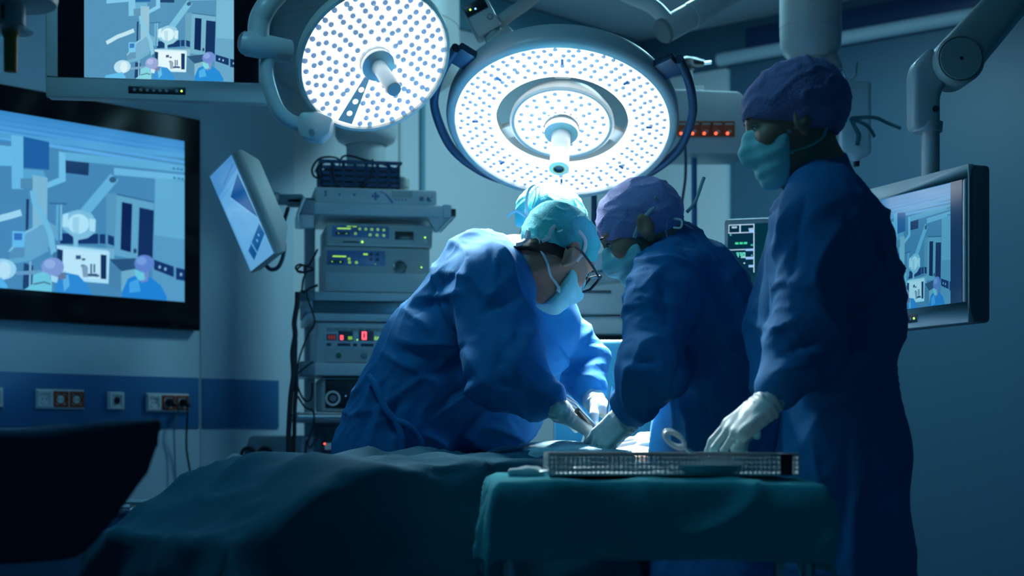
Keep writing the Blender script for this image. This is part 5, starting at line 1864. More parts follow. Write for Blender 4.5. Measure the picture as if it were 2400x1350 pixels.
def gown_disp(seed=0.0, amp=1.0, creases=()):
    def f(V):
        s = seed
        z = V[:, 2]
        low = 1 - sstep(.85, 1.15, z)
        # long vertical folds in the skirt, diagonal drag folds above
        a = ridge(np.stack([V[:, 0] * 6 + s, V[:, 1] * 6, z * .8 + s], 1)) * .020 * low
        W = V + pnoise(V * 3.0 + s)[:, None] * .22
        b = ridge(np.stack([W[:, 0] * 4.5 + W[:, 2] * 3.5 + s, W[:, 1] * 4, W[:, 2] * 5.0 - W[:, 0] * 2], 1)) * .011
        c = ridge(np.stack([W[:, 0] * 11 + s, W[:, 1] * 8 + W[:, 2] * 4, W[:, 2] * 7], 1)) * .0035
        d = pnoise(V * 4 + s) * .007
        out = (a + b * (1 - .5 * low) + c + d) * amp
        Q = np.stack([CXP + FPX * V[:, 0] / V[:, 1], HYP - FPX * (z - CZ) / V[:, 1]], 1)
        wob = pnoise(V * 9 + s) * 9.0
        for (x0, y0, x1, y1, wd, dp) in creases:
            p, q = np.array([x0, y0], float), np.array([x1, y1], float)
            n = np.array([-(q - p)[1], (q - p)[0]]) / np.linalg.norm(q - p)
            dist, t = segdist(Q + n * wob[:, None], p, q)
            g = np.exp(-dist / wd) + .35 * np.exp(-(dist / (3 * wd)) ** 2)
            out = out + dp * g * np.sin(np.clip(t * .9 + .1, .0, 1) * math.pi) ** .6
        return out
    return f


def cap_disp(seed, amp=.004):
    def f(V):
        W = V + pnoise(V * 9 + seed)[:, None] * .02
        return ridge(W * np.array([16, 16, 26]) + seed) * amp + pnoise(V * 14 + seed) * amp * .9
    return f


def person(label, loc, H, skin, body, gown, gown_m, cap, cap_m, gdisp, skin_arms, mask=True, h_g=.0075, mask_opt=None):
    r = rootobj('person', label, 'person', loc)
    pr = xform(HEAD, H) + body + skin_arms
    o = solid('body', pr, .0052, skin, r, it=1)
    solid('gown', gown, h_g, gown_m, r, it=2, disp=gdisp)
    cp = xform(cap[0], H)
    solid('cap', cp, .0055, cap_m, r, it=2, disp=cap_disp(cap[1], cap[2]))
    for s_ in (-1, 1):
        ey = MB().lathe([(.0001, -.0115), (.006, -.0098), (.010, -.0058), (.0115, 0), (.010, .0058), (.006, .0098), (.0001, .0115)], 16, H @ Matrix.Translation((.0755, s_ * .031, .010)) @ Matrix.Rotation(math.pi / 2, 4, 'Y')).build('eye', EYEW, r, world=True)
        MB().lathe([(.0001, .0122), (.0055, .0108)], 14, H @ Matrix.Translation((.0755, s_ * .031, .010)) @ Matrix.Rotation(math.pi / 2, 4, 'Y')).build('iris', HAIR, ey, world=True)
        lid = [H @ Vector((.0865 - .35 * abs(t) * .02, s_ * .031 + t * .014, .0145 - .005 * t * t)) for t in [-1, -.5, 0, .5, 1]]
        MB().tube(lid, [.0012, .0024, .0030, .0024, .0012], 6).build('eyelashes', HAIR, ey, world=True)
        br = [H @ Vector((.0945 - .012 * abs(t - .1), s_ * (.031 + t * .022), .030 + .004 * (1 - t * t))) for t in [-1, -.5, 0, .5, 1]]
        MB().tube(br, [.0016, .003, .0032, .0028, .0012], 6).build('eyebrow', HAIR, r, world=True)
    if mask:
        mp = [ell((.034, 0, -.050), (.074, .069, .080)), cone((.092, 0, .000), (.110, 0, -.034), .015, .020, k=.03), ell((.055, 0, -.098), (.046, .050, .032), k=.02),
              cut((.02, 0, -.006), (-.28, 0, 1)), cut((.012, 0, 0), (-1, 0, -.25)), cut((.04, 0, -.126), (.1, 0, -1))]
        Hi = np.array(H.inverted())

        def md_(V):
            L = V @ Hi[:3, :3].T + Hi[:3, 3]
            return .0013 * np.sin(L[:, 2] * 210 + .6) * np.clip((L[:, 0] - .02) / .05, 0, 1) + .002 * pnoise(V * 30)
        solid('mask', xform(mp, H), .0048, MASK, r, it=1, disp=md_)
    return r


def sdf_pts(prims, Q):
    """union distance of simple primitives at points (no smoothing)"""
    D = np.full(len(Q), 9.0)
    for p in prims:
        if p[0] == 'C':
            d, t = segdist(Q, p[1], p[2])
            D = np.minimum(D, d - (p[3] + (p[4] - p[3]) * t))
        elif p[0] == 'E':
            L = Q - p[1]
            if p[3] is not None:
                L = L @ p[3]
            k0 = np.linalg.norm(L / p[2], axis=1)
            k1 = np.linalg.norm(L / p[2] ** 2, axis=1) + 1e-9
            D = np.minimum(D, k0 * (k0 - 1) / k1)
        elif p[0] == 'H':
            D = np.maximum(D, (Q - p[1]) @ p[2])
    return D


def snap(pts, groups, off, it=12):
    """move local points on to the surface of the union of primitive groups"""
    Q = np.array([tuple(p) for p in pts], float)
    f = lambda q: np.min([sdf_pts(g, q) for g in groups], axis=0)
    for _ in range(it):
        d = f(Q)
        g = np.stack([f(Q + np.eye(3)[i] * .002) - f(Q - np.eye(3)[i] * .002) for i in range(3)], 1)
        g /= np.linalg.norm(g, axis=1)[:, None] + 1e-9
        Q = Q + g * np.clip(off - d, -.008, .008)[:, None]
    return [Vector(q) for q in Q]


MASKP = [ell((.034, 0, -.050), (.074, .069, .080)), cone((.092, 0, .000), (.110, 0, -.034), .015, .020, k=.03), ell((.055, 0, -.098), (.046, .050, .032), k=.02),
         cut((.02, 0, -.006), (-.28, 0, 1)), cut((.012, 0, 0), (-1, 0, -.25)), cut((.04, 0, -.126), (.1, 0, -1))]
NECKP = [cone((-.03, 0, -.055), (-.085, 0, -.16), .056, .062)]


def band(parent, pts, H, cap, r=.0055, name='mask_tie', m=None, off=.0022):
    """flat tape lying on head, cap and mask"""
    q = spline([Vector(p) for p in pts], 7)
    g_ = [HEAD[:7] + NECKP, cap[0], MASKP]
    q = snap(q, g_, off)
    for _ in range(4):
        q = [q[0]] + [(q[i - 1] + q[i] * 2 + q[i + 1]) / 4 for i in range(1, len(q) - 1)] + [q[-1]]
    q = snap(q, g_, off, 4)
    q = [q[0]] + [(q[i - 1] + q[i] * 2 + q[i + 1]) / 4 for i in range(1, len(q) - 1)] + [q[-1]]
    q = [H @ p for p in q]
    return MB().tube(q, r, 8, flat=(H.to_3x3() @ Vector((0, 1, 0)), .25)).build(name, m or TIE, parent, world=True)


def ribbon(parent, pts, H=None, r=.0048, name='mask_tie', m=None, flat=.25, n=6):
    pp = [Vector(p) if H is None else H @ Vector(p) for p in pts]
    q = spline(pp, n)
    return MB().tube(q, r, 8, flat=((0, 1, 0), flat)).build(name, m or TIE, parent, world=True)


CAP_TIE = ([ell((-.014, 0, .038), (.104, .085, .093)), ell((-.055, 0, .03), (.062, .074, .070), k=.03), cut((.10, 0, .052), (.42, 0, -1)), ], 1.0, .004)


def limb(a, b, c, r1, r2, r3, k=.03):
    return [cone(a, b, r1, r2, k), cone(b, c, r2, r3, k)]


# ---- surgeon with glasses, left of the table, bent forward to the right
H1 = headframe(P(1306, 600, 3.93), Vector((.60, .46, -.62)), Vector((.50, .25, .80)))
neck = P(1205, 618, 3.99)
rs, re_, rw = P(1152, 668, 3.89), P(1182, 866, 3.80), P(1302, 955, 3.76)
ls, le, lw = P(1240, 700, 4.18), P(1352, 852, 4.26), P(1392, 938, 4.12)
ub, md1, wa, hp = P(1124, 690, 4.03), P(1034, 830, 4.08), P(966, 940, 4.10), P(940, 1065, 4.12)
base = Vector((hp.x + .02, 4.14, 0))
body = [cone(H1 @ Vector((-.03, 0, -.055)), neck, .056, .062, k=.03), cone(neck, ub, .065, .085, k=.05), cone(ub, md1, .09, .10, k=.05), cone(md1, wa, .10, .10, k=.05), cone(wa, hp, .10, .11, k=.05),
        cone(hp + Vector((0, .08, 0)), base + Vector((.03, .10, .50)), .085, .06, k=.05), cone(base + Vector((.03, .10, .50)), base + Vector((.02, .10, .08)), .06, .04, k=.04), cone(base + Vector((.02, .10, .05)), base + Vector((.16, .06, .035)), .04, .035),
        cone(hp + Vector((0, -.08, 0)), base + Vector((.03, -.10, .50)), .085, .06, k=.05), cone(base + Vector((.03, -.10, .50)), base + Vector((.02, -.10, .08)), .06, .04, k=.04), cone(base + Vector((.02, -.10, .05)), base + Vector((.16, -.14, .035)), .04, .035)]
arms = limb(rs, re_, rw, .055, .042, .028) + limb(ls, le, lw, .055, .042, .028)
gown = [cone(neck + Vector((.0, 0, -.012)), ub, .072, .122, k=.05), cone(ub, md1, .124, .144, k=.06), cone(md1, wa, .144, .140, k=.06), cone(wa, hp, .140, .160, k=.06), cone(hp, base + Vector((0, 0, .22)), .160, .24, k=.06),
        cone(P(1270, 760, 4.10), P(1150, 960, 4.08), .10, .13, k=.08),
        cone(P(1120, 600, 4.0), rs, .07, .085, k=.06)] + [cone(rs, re_, .100, .090, k=.05), cone(re_, re_.lerp(rw, .74), .090, .050, k=.04)] + [cone(ls, le, .085, .080, k=.05), cone(le, le.lerp(lw, .70), .080, .052, k=.04)]
cr1 = [(1145, 554, 1236, 662, 9, .008), (986, 700, 1090, 683, 9, .010), (960, 722, 1060, 706, 9, -.010), (952, 726, 1020, 778, 9, .010), (939, 800, 1090, 817, 10, .012), (945, 822, 1080, 836, 9, -.012), (900, 830, 986, 864, 9, .010),
       (1090, 812, 973, 907, 10, -.014), (1137, 894, 1003, 993, 10, .014), (1120, 880, 990, 965, 9, -.012), (986, 1014, 1055, 1053, 9, .010), (1167, 928, 1047, 1053, 10, -.012), (879, 894, 823, 1053, 9, .012), (900, 900, 842, 1065, 9, -.012), (922, 907, 857, 1070, 9, .012), (936, 930, 900, 1075, 9, -.012), (952, 950, 943, 1070, 9, .012),
       (1244, 778, 1190, 900, 10, .010), (1225, 760, 1160, 880, 10, -.010), (1170, 915, 1275, 985, 8, .009), (1190, 900, 1290, 960, 8, -.008), (1100, 600, 960, 760, 10, -.009), (1070, 600, 940, 740, 9, .009), (1200, 640, 1130, 720, 9, .008), (1215, 700, 1120, 740, 9, -.009), (1040, 640, 1110, 650, 8, .007),
       (1270, 760, 1330, 880, 8, .007), (1300, 800, 1380, 900, 8, -.008), (1350, 880, 1410, 905, 7, .007)]
S1 = person('surgeon in blue gown and teal cap with black glasses bending over the patient', base, H1, SKIN, body, gown, GOWN, CAP_TIE, CAPT, gown_disp(1.3, 1.0, creases=cr1), arms)
glove(S1, rw + (rw - re_).normalized() * .012, Vector((.62, .55, -.36)), Vector((.25, -.42, .85)), [(16, 30, 20), (28, 42, 26), (40, 50, 30), (48, 52, 30)], left=False, thumb=(16, 8, 8, 12), elbow=re_)
glove(S1, lw + (lw - le).normalized() * .012, Vector((.55, -.45, -.45)), Vector((.35, .25, .88)), (38, 48, 30), left=True, thumb=(30, 35, 20, 20), elbow=le)
# ties, glasses, collar and waist tie
band(S1, [(.022, -.068, -.012), (.010, -.085, .022), (-.006, -.092, .045), (-.04, -.092, .050), (-.085, -.075, .045), (-.12, -.03, .04)], H1, CAP_TIE)
band(S1, [(.030, -.062, -.095), (-.01, -.074, -.078), (-.05, -.070, -.058), (-.085, -.060, -.040), (-.115, -.02, -.030)], H1, CAP_TIE, r=.0062, off=.0045)
ribbon(S1, [(-.085, -.066, .03), (-.095, -.074, .0), (-.09, -.080, -.025), (-.10, -.082, -.045)], H1, name='cap_tie')
ribbon(S1, [(-.085, -.066, .03), (-.075, -.078, .018), (-.08, -.082, .005)], H1, name='cap_tie')
ribbon(S1, [(-.11, -.02, -.045), (-.125, -.035, -.03), (-.12, -.05, -.05), (-.112, -.03, -.06), (-.125, -.03, -.08)], H1, name='mask_tie')
gl = MB().tube(spline([H1 @ Vector(p) for p in ((-.035, -.084, -.006), (-.010, -.088, .014), (.05, -.083, .016), (.098, -.070, .014))], 6), .0032, 8).build('glasses', BLACK, S1, world=True)
for s_ in (-1, 1):
    rim = [H1 @ Vector((.112 - abs(yv) * .16, s_ * yv, zv)) for (yv, zv) in ((.008, .026), (.040, .027), (.066, .022), (.068, .0), (.060, -.022), (.035, -.026), (.012, -.020), (.006, .0))]
    MB().tube(rim, .0036, 8, closed=True).build('lens_rim', BLACK, gl, world=True)
MB().tube([H1 @ Vector((.1105, -.008, .012)), H1 @ Vector((.113, 0, .016)), H1 @ Vector((.1105, .008, .012))], .002, 6).build('bridge', BLACK, gl, world=True)
band(S1, [(-.11, -.052, -.03), (-.07, -.082, -.015), (-.03, -.089, .0), (.02, -.085, .022)], H1, CAP_TIE, r=.0022, name='head_band', m=BLACK, off=.001)
HR = [ell((-.013, 0, .035), (.1000, .0790, .0940)), cone((-.030, 0, -.030), (-.052, 0, -.075), .0575, .0585, k=.03), cut((0, 0, -.024), (.42, 0, -1)), cut((.012, 0, 0), (1, 0, .3))]
solid('hair', xform(HR, H1), .005, HAIR, S1, it=1, disp=lambda V: pnoise(V * 120) * .0012)
for pts in ([P(928, 985, 3.925), P(905, 960, 3.93), P(880, 905, 3.95), P(862, 880, 3.97)], [P(928, 985, 3.925), P(960, 1000, 3.92), P(985, 1035, 3.93), P(988, 1075, 3.94)], [P(928, 985, 3.925), P(940, 1020, 3.92), P(945, 1075, 3.92)]):
    ribbon(S1, pts, None, r=.009, name='waist_tie', m=GOWN, flat=.5)

# ---- surgeon in purple cap, right of the table
H2 = headframe(P(1502, 545, 3.80), Vector((-.85, .10, -.52)), Vector((-.42, .05, .88)))
neck = P(1580, 596, 3.82)
ls, le, lw = P(1566, 668, 3.70), P(1528, 862, 3.64), P(1478, 968, 3.72)
rs, re_, rw = P(1600, 660, 3.98), P(1650, 900, 4.02), P(1592, 1035, 3.97)
ub, md1, wa, hp = P(1640, 704, 3.83), P(1688, 820, 3.84), P(1688, 930, 3.85), P(1688, 1060, 3.84)
base = Vector((hp.x, 3.82, 0))
body = [cone(H2 @ Vector((-.03, 0, -.055)), neck, .054, .06, k=.03), cone(neck, ub, .065, .08, k=.05), cone(ub, md1, .085, .10, k=.05), cone(md1, hp, .10, .11, k=.05)]
for s_ in (-1, 1):
    body += [cone(hp + Vector((0, s_ * .04, 0)), base + Vector((-.0, s_ * .06, .50)), .06, .05, k=.05), cone(base + Vector((-.0, s_ * .06, .50)), base + Vector((0, s_ * .10, .08)), .06, .04, k=.04), cone(base + Vector((0, s_ * .10, .05)), base + Vector((-.15, s_ * .12, .035)), .04, .035)]
arms = limb(rs, re_, rw, .05, .04, .028) + limb(ls, le, lw, .05, .04, .028)
gown = [cone(neck + Vector((0, 0, -.012)), ub, .070, .112, k=.05), cone(ub, md1, .118, .145, k=.06), cone(md1, wa, .145, .15, k=.06), cone(wa, hp, .15, .16, k=.06), cone(hp, base + Vector((0, 0, .22)), .16, .23, k=.06),
        cone(neck, ls, .07, .08, k=.05), cone(ls, le, .088, .076, k=.05), cone(le, le.lerp(lw, .74), .076, .052, k=.04), cone(rs, re_, .08, .07, k=.05), cone(re_, re_.lerp(rw, .8), .07, .045, k=.04)]
cr2 = [(1616, 551, 1752, 702, 10, .012), (1596, 571, 1732, 742, 10, -.012), (1662, 566, 1760, 661, 9, .009), (1626, 680, 1616, 802, 10, -.018), (1616, 802, 1571, 915, 10, -.018), (1642, 732, 1752, 782, 10, .010), (1632, 792, 1702, 883, 10, -.011), (1600, 870, 1702, 905, 9, .010),
       (1476, 687, 1455, 792, 9, .009), (1531, 651, 1526, 742, 9, .008), (1550, 660, 1560, 780, 9, -.008), (1465, 837, 1546, 848, 8, -.010), (1460, 855, 1530, 868, 8, .009), (1470, 905, 1545, 925, 7, -.008), (1560, 620, 1500, 680, 9, .008), (1640, 930, 1720, 1050, 10, -.010), (1600, 960, 1640, 1070, 9, .010)]
CAP_S2 = ([ell((-.014, 0, .036), (.106, .086, .096)), ell((-.062, 0, .030), (.058, .070, .070), k=.03), cut((.10, 0, .026), (.50, 0, -1))], 4.0, .004)
S2 = person('surgeon in blue gown and purple cap facing left over the patient', base, H2, SKIN, body, gown, GOWN, CAP_S2, CAPP, gown_disp(6.1, .9, creases=cr2), arms)
glove(S2, lw + (lw - le).normalized() * .010, Vector((-.68, .16, -.62)), Vector((-.35, -.72, .45)), [(26, 52, 35), (34, 56, 35), (42, 58, 35), (50, 58, 35)], left=True, thumb=(30, 40, 25, 25), elbow=le)
glove(S2, rw + Vector((-.012, 0, 0)), Vector((-1, -.10, -.02)), Vector((-.05, -.40, .9)), (10, 14, 10), left=False, thumb=(20, 20, 15, 15), spread=2.0, elbow=re_)
band(S2, [(.022, .068, -.010), (.0, .080, .006), (-.03, .09, .018), (-.07, .085, .025), (-.11, .05, .03)], H2, CAP_S2, r=.005)
band(S2, [(.03, .063, -.095), (-.02, .072, -.070), (-.055, .07, -.040), (-.08, .075, -.005), (-.10, .06, .02)], H2, CAP_S2, r=.005)
ribbon(S2, [(-.085, .058, .012), (-.075, .074, .03), (-.07, .082, .045)], H2, r=.005)
ribbon(S2, [(-.12, .02, -.02), (-.15, .03, -.01), (-.185, .03, .018), (-.20, .03, .03)], H2, r=.0042)
ribbon(S2, [(-.08, .06, -.02), (-.095, .068, -.035), (-.085, .072, -.05), (-.07, .068, -.04)], H2, r=.003)

# ---- third surgeon, only cap and ties show behind the first
H3 = headframe(P(1293, 542, 4.42), Vector((.80, .42, -.40)), Vector((.36, .16, .90)))
neck = P(1215, 625, 4.50)
ub, md1, hp = P(1150, 690, 4.55), P(1090, 840, 4.60), P(1060, 1040, 4.62)
base = Vector((hp.x, 4.62, 0))
body = [cone(H3 @ Vector((-.03, 0, -.055)), neck, .054, .06, k=.03), cone(neck, ub, .07, .10, k=.05), cone(ub, md1, .10, .11, k=.05), cone(md1, hp, .11, .12, k=.05)]
for s_ in (-1, 1):
    body += [cone(hp + Vector((0, s_ * .04, 0)), base + Vector((.0, s_ * .06, .50)), .06, .05, k=.05), cone(base + Vector((.0, s_ * .06, .50)), base + Vector((0, s_ * .10, .08)), .06, .04, k=.04), cone(base + Vector((0, s_ * .10, .05)), base + Vector((.15, s_ * .12, .035)), .04, .035)]
rs, re_, rw = P(1150, 690, 4.42), P(1100, 880, 4.46), P(1140, 990, 4.44)
ls, le, lw = P(1170, 690, 4.68), P(1120, 880, 4.70), P(1150, 985, 4.62)
arms = limb(rs, re_, rw, .05, .04, .028) + limb(ls, le, lw, .05, .04, .028)
gown = [cone(neck + Vector((0, 0, -.012)), ub, .068, .135, k=.05), cone(ub, md1, .14, .15, k=.06), cone(md1, hp, .15, .16, k=.06), cone(hp, base + Vector((0, 0, .22)), .16, .22, k=.06),
        cone(rs, re_, .08, .075, k=.05), cone(re_, rw, .075, .05, k=.04), cone(ls, le, .08, .075, k=.05), cone(le, lw, .075, .05, k=.04)]
S3 = person('assistant in a pale teal cap standing behind the surgeon with glasses', base, H3, SKIN, body, gown, GOWN, CAP_TIE, CAPT, gown_disp(9.4, .9), arms)
glove(S3, rw + (rw - re_).normalized() * .01, Vector((.7, .1, -.6)), Vector((.3, -.3, .9)), (25, 35, 20), elbow=re_)
glove(S3, lw + (lw - le).normalized() * .01, Vector((.7, -.3, -.6)), Vector((.3, .2, .9)), (25, 35, 20), left=True, elbow=le)
for k, pts in enumerate(([(-.10, -.05, -.02), (-.13, -.06, .01), (-.14, -.06, .05), (-.128, -.06, .075), (-.115, -.06, .05), (-.11, -.06, .01)], [(-.10, -.05, -.02), (-.12, -.05, .0), (-.122, -.05, .06), (-.108, -.05, .08), (-.10, -.05, .04)],
                         [(-.10, -.05, -.02), (-.15, -.06, -.02), (-.17, -.06, -.05)], [(-.09, -.06, -.04), (-.11, -.06, -.08), (-.12, -.06, -.12)])):
    ribbon(S3, pts, H3, r=.004, name='mask_tie')
# ---- nurse at the instrument table
H4 = headframe(P(1856, 292, 3.33), Vector((-.955, .08, -.27)), Vector((-.26, .02, .96)))
neck = P(1920, 420, 3.345)
ls, le, lw = P(1940, 505, 3.235), P(1888, 800, 3.20), P(1806, 938, 3.14)
rs, re_, rw = P(1900, 505, 3.50), P(1835, 780, 3.52), P(1800, 930, 3.42)
ub, md1, wa, hp = P(1946, 560, 3.37), P(1950, 715, 3.375), P(1964, 890, 3.38), P(1978, 1060, 3.38)
base = Vector((hp.x + .012, 3.38, 0))
body = [cone(H4 @ Vector((-.03, 0, -.055)), neck, .050, .056, k=.03), cone(neck, ub, .06, .085, k=.05), cone(ub, md1, .09, .10, k=.05), cone(md1, wa, .10, .08, k=.05), cone(wa, hp, .08, .085, k=.05)]
for s_ in (-1, 1):
    body += [cone(hp + Vector((0, s_ * .04, 0)), base + Vector((-.0, s_ * .05, .50)), .055, .045, k=.05), cone(base + Vector((-.0, s_ * .05, .50)), base + Vector((0, s_ * .09, .08)), .045, .04, k=.04), cone(base + Vector((0, s_ * .09, .05)), base + Vector((-.15, s_ * .11, .035)), .04, .035)]
arms = limb(rs, re_, rw, .045, .036, .026) + limb(ls, le, lw, .045, .036, .026)
gown = [cone(neck + Vector((.005, 0, -.016)), ub, .060, .118, k=.05), cone(ub, md1, .128, .146, k=.06), cone(md1, wa, .146, .112, k=.06), cone(wa, hp, .112, .130, k=.06), cone(hp, base + Vector((0, 0, .25)), .130, .155, k=.06),
        cone(neck, ls, .06, .075, k=.05), cone(ls, le, .086, .078, k=.05), cone(le, le.lerp(lw, .78), .078, .050, k=.04), cone(rs, re_, .085, .078, k=.05), cone(re_, re_.lerp(rw, .8), .078, .048, k=.04)]
cr4 = [(1851, 488, 1816, 610, 9, .010), (1887, 466, 1844, 682, 10, -.010), (2002, 488, 2060, 682, 9, .010), (2031, 509, 2089, 689, 9, -.010), (2060, 552, 2096, 782, 9, .009), (1980, 520, 2020, 760, 9, -.009), (1758, 754, 1837, 782, 8, .009), (1816, 876, 1916, 854, 9, .010), (1830, 840, 1945, 782, 9, -.011), (1790, 800, 1880, 740, 9, .009), (1930, 876, 1981, 782, 9, -.014),
       (1923, 955, 2074, 912, 9, -.011), (1940, 930, 2080, 890, 9, .009), (1988, 1012, 1974, 1314, 10, -.012), (2074, 1062, 2117, 1314, 10, .010), (1909, 1027, 1938, 1242, 10, .011), (2030, 960, 2050, 1300, 10, -.009), (1780, 600, 1760, 740, 8, .008), (1800, 640, 1790, 800, 8, -.008)]
CAP_S4 = ([ell((-.014, 0, .040), (.112, .092, .092)), ell((-.050, 0, .036), (.078, .086, .088), k=.04), cut((.10, 0, .036), (.46, 0, -1))], 8.0, .0045)
S4 = person('nurse in blue gown and plum cap standing at the instrument table', base, H4, SKIN, body, gown, GOWN,
            CAP_S4, CAPN, gown_disp(3.7, 1.0, creases=cr4), arms)
glove(S4, lw + (lw - le).normalized() * .010, Vector((-.74, -.04, -.58)), Vector((-.45, -.50, .70)), [(14, 26, 18), (18, 28, 18), (22, 30, 18), (26, 30, 18)], left=True, thumb=(18, 38, 22, 20), elbow=le)
glove(S4, rw + (rw - re_).normalized() * .010, Vector((-.6, -.2, -.75)), Vector((-.6, .5, .5)), (20, 30, 20), left=False, elbow=re_)
band(S4, [(.022, .068, -.022), (-.02, .083, -.022), (-.06, .092, -.022), (-.10, .080, -.028), (-.14, .03, -.034)], H4, CAP_S4, r=.0046)
band(S4, [(.024, .066, -.070), (-.015, .074, -.064), (-.05, .075, -.052), (-.09, .075, -.038), (-.13, .04, -.036)], H4, CAP_S4, r=.0046)
ribbon(S4, [(-.112, .072, -.034), (-.112, .082, -.055), (-.115, .084, -.075), (-.105, .086, -.095)], H4, r=.005)
ribbon(S4, [(-.112, .07, -.034), (-.16, .06, -.045), (-.185, .05, -.062), (-.21, .05, -.082)], H4, r=.004)
ribbon(S4, [(-.112, .07, -.034), (-.14, .07, -.06), (-.15, .06, -.085)], H4, r=.004)
for k in range(2):
    ribbon(S4, [P(2082, 905 + 8 * k, 3.33), P(2092, 908 + 30 * k, 3.33), P(2098 + 6 * k, 912 + 60 * k, 3.33)], None, r=.004, name='waist_tie', m=GOWN)

# ---- patient under the drape
sx3 = lambda s, t, z: tpnt(s, t, z)
pb = [ell(sx3(1.31, -.16, .872), (.13, .10, .072), np.array(MTB.to_3x3()), k=.05), cone(sx3(1.0, 0, .84), sx3(1.62, 0, .85), .11, .11, k=.06, flat=((0, 0, 1), .7)), ell(sx3(1.86, 0, .87), (.105, .078, .09), np.array(MTB.to_3x3()), k=.03), cone(sx3(1.62, 0, .86), sx3(1.78, 0, .865), .06, .055, k=.04),
      ell(sx3(1.87, 0, .955), (.016, .012, .014), k=.012)]
for s_ in (-1, 1):
    pb += [cone(sx3(1.02, s_ * .085, .835), sx3(.62, s_ * .09, .83), .07, .048, k=.04), cone(sx3(.62, s_ * .09, .83), sx3(.34, s_ * .09, .82), .045, .034, k=.03), cone(sx3(.34, s_ * .09, .815), sx3(.29, s_ * .10, .85), .03, .02, k=.02),
           cone(sx3(1.60, s_ * .16, .85), sx3(1.32, s_ * .21, .84), .045, .036, k=.03), cone(sx3(1.32, s_ * .21, .84), sx3(1.08, s_ * .20, .835), .034, .024, k=.03)]
pt = rootobj('person', 'patient lying under the drape with bare abdomen showing at the hands', 'person', sx3(1.0, 0, .80))
solid('body', pb, .009, SKINP, pt, it=2)

# ------------------------------------------------------------------ instruments
fc = rootobj('forceps', 'dark forceps held in the gloved hand of the surgeon with glasses', 'forceps', P(1345, 950, 3.78))
MB().tube([P(1308, 925, 3.76), P(1340, 948, 3.78), P(1398, 1002, 3.86)], [.0035, .005, .0035], 8).build('blade', STEEL, fc, world=True)
MB().tube([P(1316, 920, 3.77), P(1350, 946, 3.79), P(1398, 1001, 3.862)], [.0035, .005, .0035], 8).build('blade', STEEL, fc, world=True)
MB().tube([P(1352, 962, 3.745), P(1396, 1004, 3.80)], [.0075, .0055], 10).build('grip', BLACK, fc, world=True)
f2 = rootobj('tweezers', 'upright steel tweezers between the two surgeons', 'tweezers', P(1425, 990, 3.98))
MB().tube([P(1433, 905, 4.0), P(1433, 960, 3.99), P(1423, 1008, 3.96)], [.003, .005, .002], 8).build('arm', STEEL, f2, world=True)
MB().tube([P(1433, 905, 4.0), P(1426, 960, 3.985), P(1423, 1008, 3.96)], [.003, .005, .002], 8).build('arm', STEEL, f2, world=True)

# perforated tray on the instrument table
x0, x1 = (P(1282, 0, 2.93).x - IT.translation.x), (P(1846, 0, 2.93).x - IT.translation.x)
y0, y1 = -.10, .145
tz0, th_ = ITZ + .010, .038
Mtr = IT @ Matrix.Translation((0, 0, tz0))
tr = rootobj('instrument_tray', 'perforated steel instrument tray on the green draped table', 'tray', mtx=Mtr)
MB().box2(x0, x1, y0, y1, 0, .002).build('bottom', STEEL, tr)


def mesh_wall(a, b, name):
    """perforated sheet: lattice of strips between two corners"""
    a, b = Vector(a), Vector(b)
    L = (b - a).length
    d = (b - a).normalized()
    n = Vector((-d.y, d.x, 0)) * .0009
    g = MB()
    nv = max(4, int(L / .0085))
    for k in range(nv + 1):
        c = a + d * (L * k / nv)
        g.add([c - d * .0017 - n + UP * zz for zz in (.002, th_)] + [c + d * .0017 - n + UP * zz for zz in (.002, th_)] + [c - d * .0017 + n + UP * zz for zz in (.002, th_)] + [c + d * .0017 + n + UP * zz for zz in (.002, th_)],
              [[0, 2, 3, 1], [4, 5, 7, 6], [0, 1, 5, 4], [2, 6, 7, 3]])
    for k in range(5):
        zc = .002 + (th_ - .002) * k / 4
        g.add([a - n + UP * (zc - .0016), b - n + UP * (zc - .0016), b - n + UP * (zc + .0016), a - n + UP * (zc + .0016), a + n + UP * (zc - .0016), b + n + UP * (zc - .0016), b + n + UP * (zc + .0016), a + n + UP * (zc + .0016)],
              [[0, 1, 2, 3], [4, 7, 6, 5], [3, 2, 6, 7], [0, 4, 5, 1]])
    o = g.build(name, STEEL, tr, smooth=0)
    o['kind'] = 'stuff'
    return o


mesh_wall((x0, y0, 0), (x1, y0, 0), 'front_wall')
mesh_wall((x0, y1, 0), (x1, y1, 0), 'back_wall')
mesh_wall((x0, y0, 0), (x0, y1, 0), 'side_wall')
mesh_wall((x1, y0, 0), (x1, y1, 0), 'side_wall')
MB().tube([(x0, y0, th_), (x1, y0, th_), (x1, y1, th_), (x0, y1, th_)], .0028, 8, closed=True).build('rim', PLASTD, tr)
MB().box2(x1 - .034, x1 - .012, y0 - .004, y0 - .001, .0, th_ + .002).build('corner_clip', BLACK, tr, bevel=.001)
rnd = random.Random(11)


def scissors(label, c, ang, L, zb):
    M = Mtr @ Matrix.Translation((c[0], c[1], zb)) @ Matrix.Rotation(ang, 4, 'Z')
    r = rootobj('clamp', label, 'surgical clamp', mtx=M)
    for s_ in (-1, 1):
        MB().tube(spline([(-L * .45, s_ * .012, 0), (-L * .1, s_ * .006, .002), (0, 0, .002 + .001 * s_), (L * .5, -s_ * .001, .002)], 5), [.0028] * 15 + [.0015], 8).build('arm', STEEL, r)
        MB().tube([(-L * .45 - .012 + .012 * math.cos(t * math.pi / 7), s_ * .017 + .011 * math.sin(t * math.pi / 7), 0) for t in range(14)], .0024, 8, closed=True).build('finger_ring', STEEL, r)
    return r


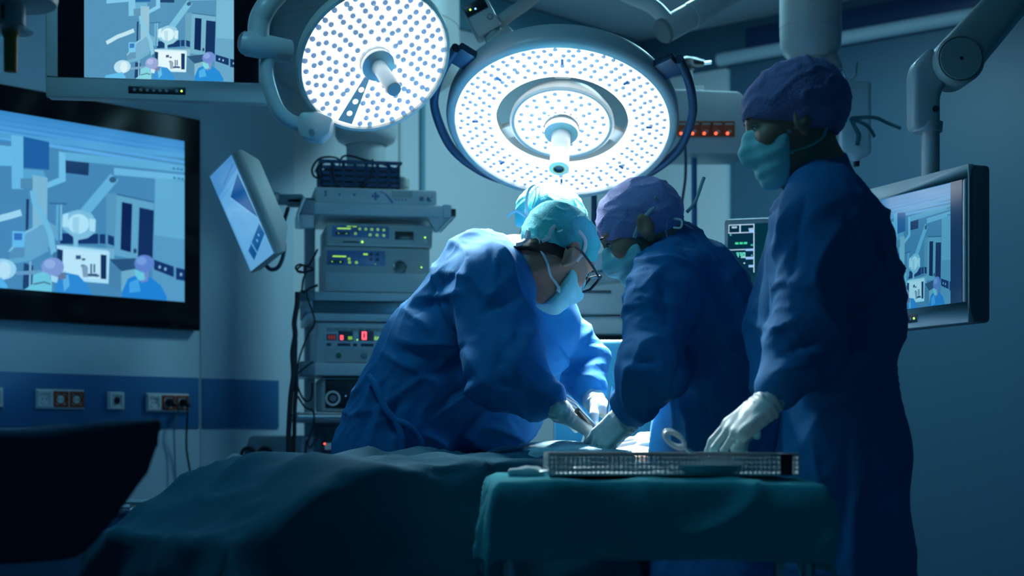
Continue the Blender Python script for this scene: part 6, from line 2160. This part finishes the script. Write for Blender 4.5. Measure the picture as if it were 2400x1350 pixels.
labs = ['steel clamp lying at the left end of the tray', 'steel clamp lying slanted in the tray middle', 'steel clamp crossing the others in the tray', 'steel clamp lying flat near the right tray end', 'steel clamp nearest the nurse glove in the tray']
for i, (cx_, cy_, an_, L_) in enumerate(((-.14, -.03, .3, .13), (-.06, -.05, -.2, .14), (.0, -.02, .45, .13), (.09, -.05, .1, .15), (.05, .04, -.4, .13))):
    scissors(labs[i], (cx_, cy_), an_, L_, .006 + .006 * (i % 3))
# small bowl and ring dish in the tray, folded gauze beside it
bw = rootobj('dish', 'shallow pale dish lying in the right part of the tray', 'dish', mtx=Mtr @ Matrix.Translation((.10, -.055, .0024)))
MB().lathe([(.0001, .0), (.06, .0), (.075, .016), (.078, .017), (.074, .016), (.058, .002), (.0001, .002)], 36).build('bowl', mat('dish_plastic', (.55, .68, .70), .3, var=.04), bw)
gz = rootobj('gauze_pad', 'white gauze pad on the green drape left of the tray', 'gauze', (P(1232, 1112, 2.9).x, 2.88, ITZ + .008))
V, F = sdf_mesh([rbox((P(1232, 1112, 2.9).x, 2.88, ITZ + .014), (.028, .03, .002), .005), ell((P(1240, 1112, 2.9).x, 2.87, ITZ + .018), (.02, .02, .008), k=.01)], .003)
np_mesh('pad', V + (pnoise(V * 60) * .0015)[:, None], F, mat('gauze_white', (.75, .82, .84), .9, bump=.3, bscale=300), gz)
sc_ = rootobj('scissors', 'bright scissors with white rings held above the tray', 'scissors', P(1590, 1050, 3.05))
pA, pB_ = P(1562, 1020, 3.05), P(1640, 1074, 3.02)
dv = (pB_ - pA)
MB().tube(spline([pA + dv * .45, pA + dv * .7, pB_], 5), [.004] * 8 + [.003] * 3, 8).build('blade', STEEL, sc_, world=True)
for s_ in (-1, 1):
    c = pA + dv * .18 + Vector((.004, s_ * .012, s_ * .002))
    e1 = dv.normalized()
    e2 = Vector((e1.z, s_ * .35, -e1.x)).normalized()
    MB().tube([c + e1 * (.024 * math.cos(t * math.pi / 9)) + e2 * (.012 * math.sin(t * math.pi / 9)) for t in range(18)], .0042, 8, closed=True).build('finger_ring', PLASTW, sc_, world=True)
    MB().tube([c + e1 * .024, pA + dv * .5], .0036, 8).build('shank', PLASTW, sc_, world=True)
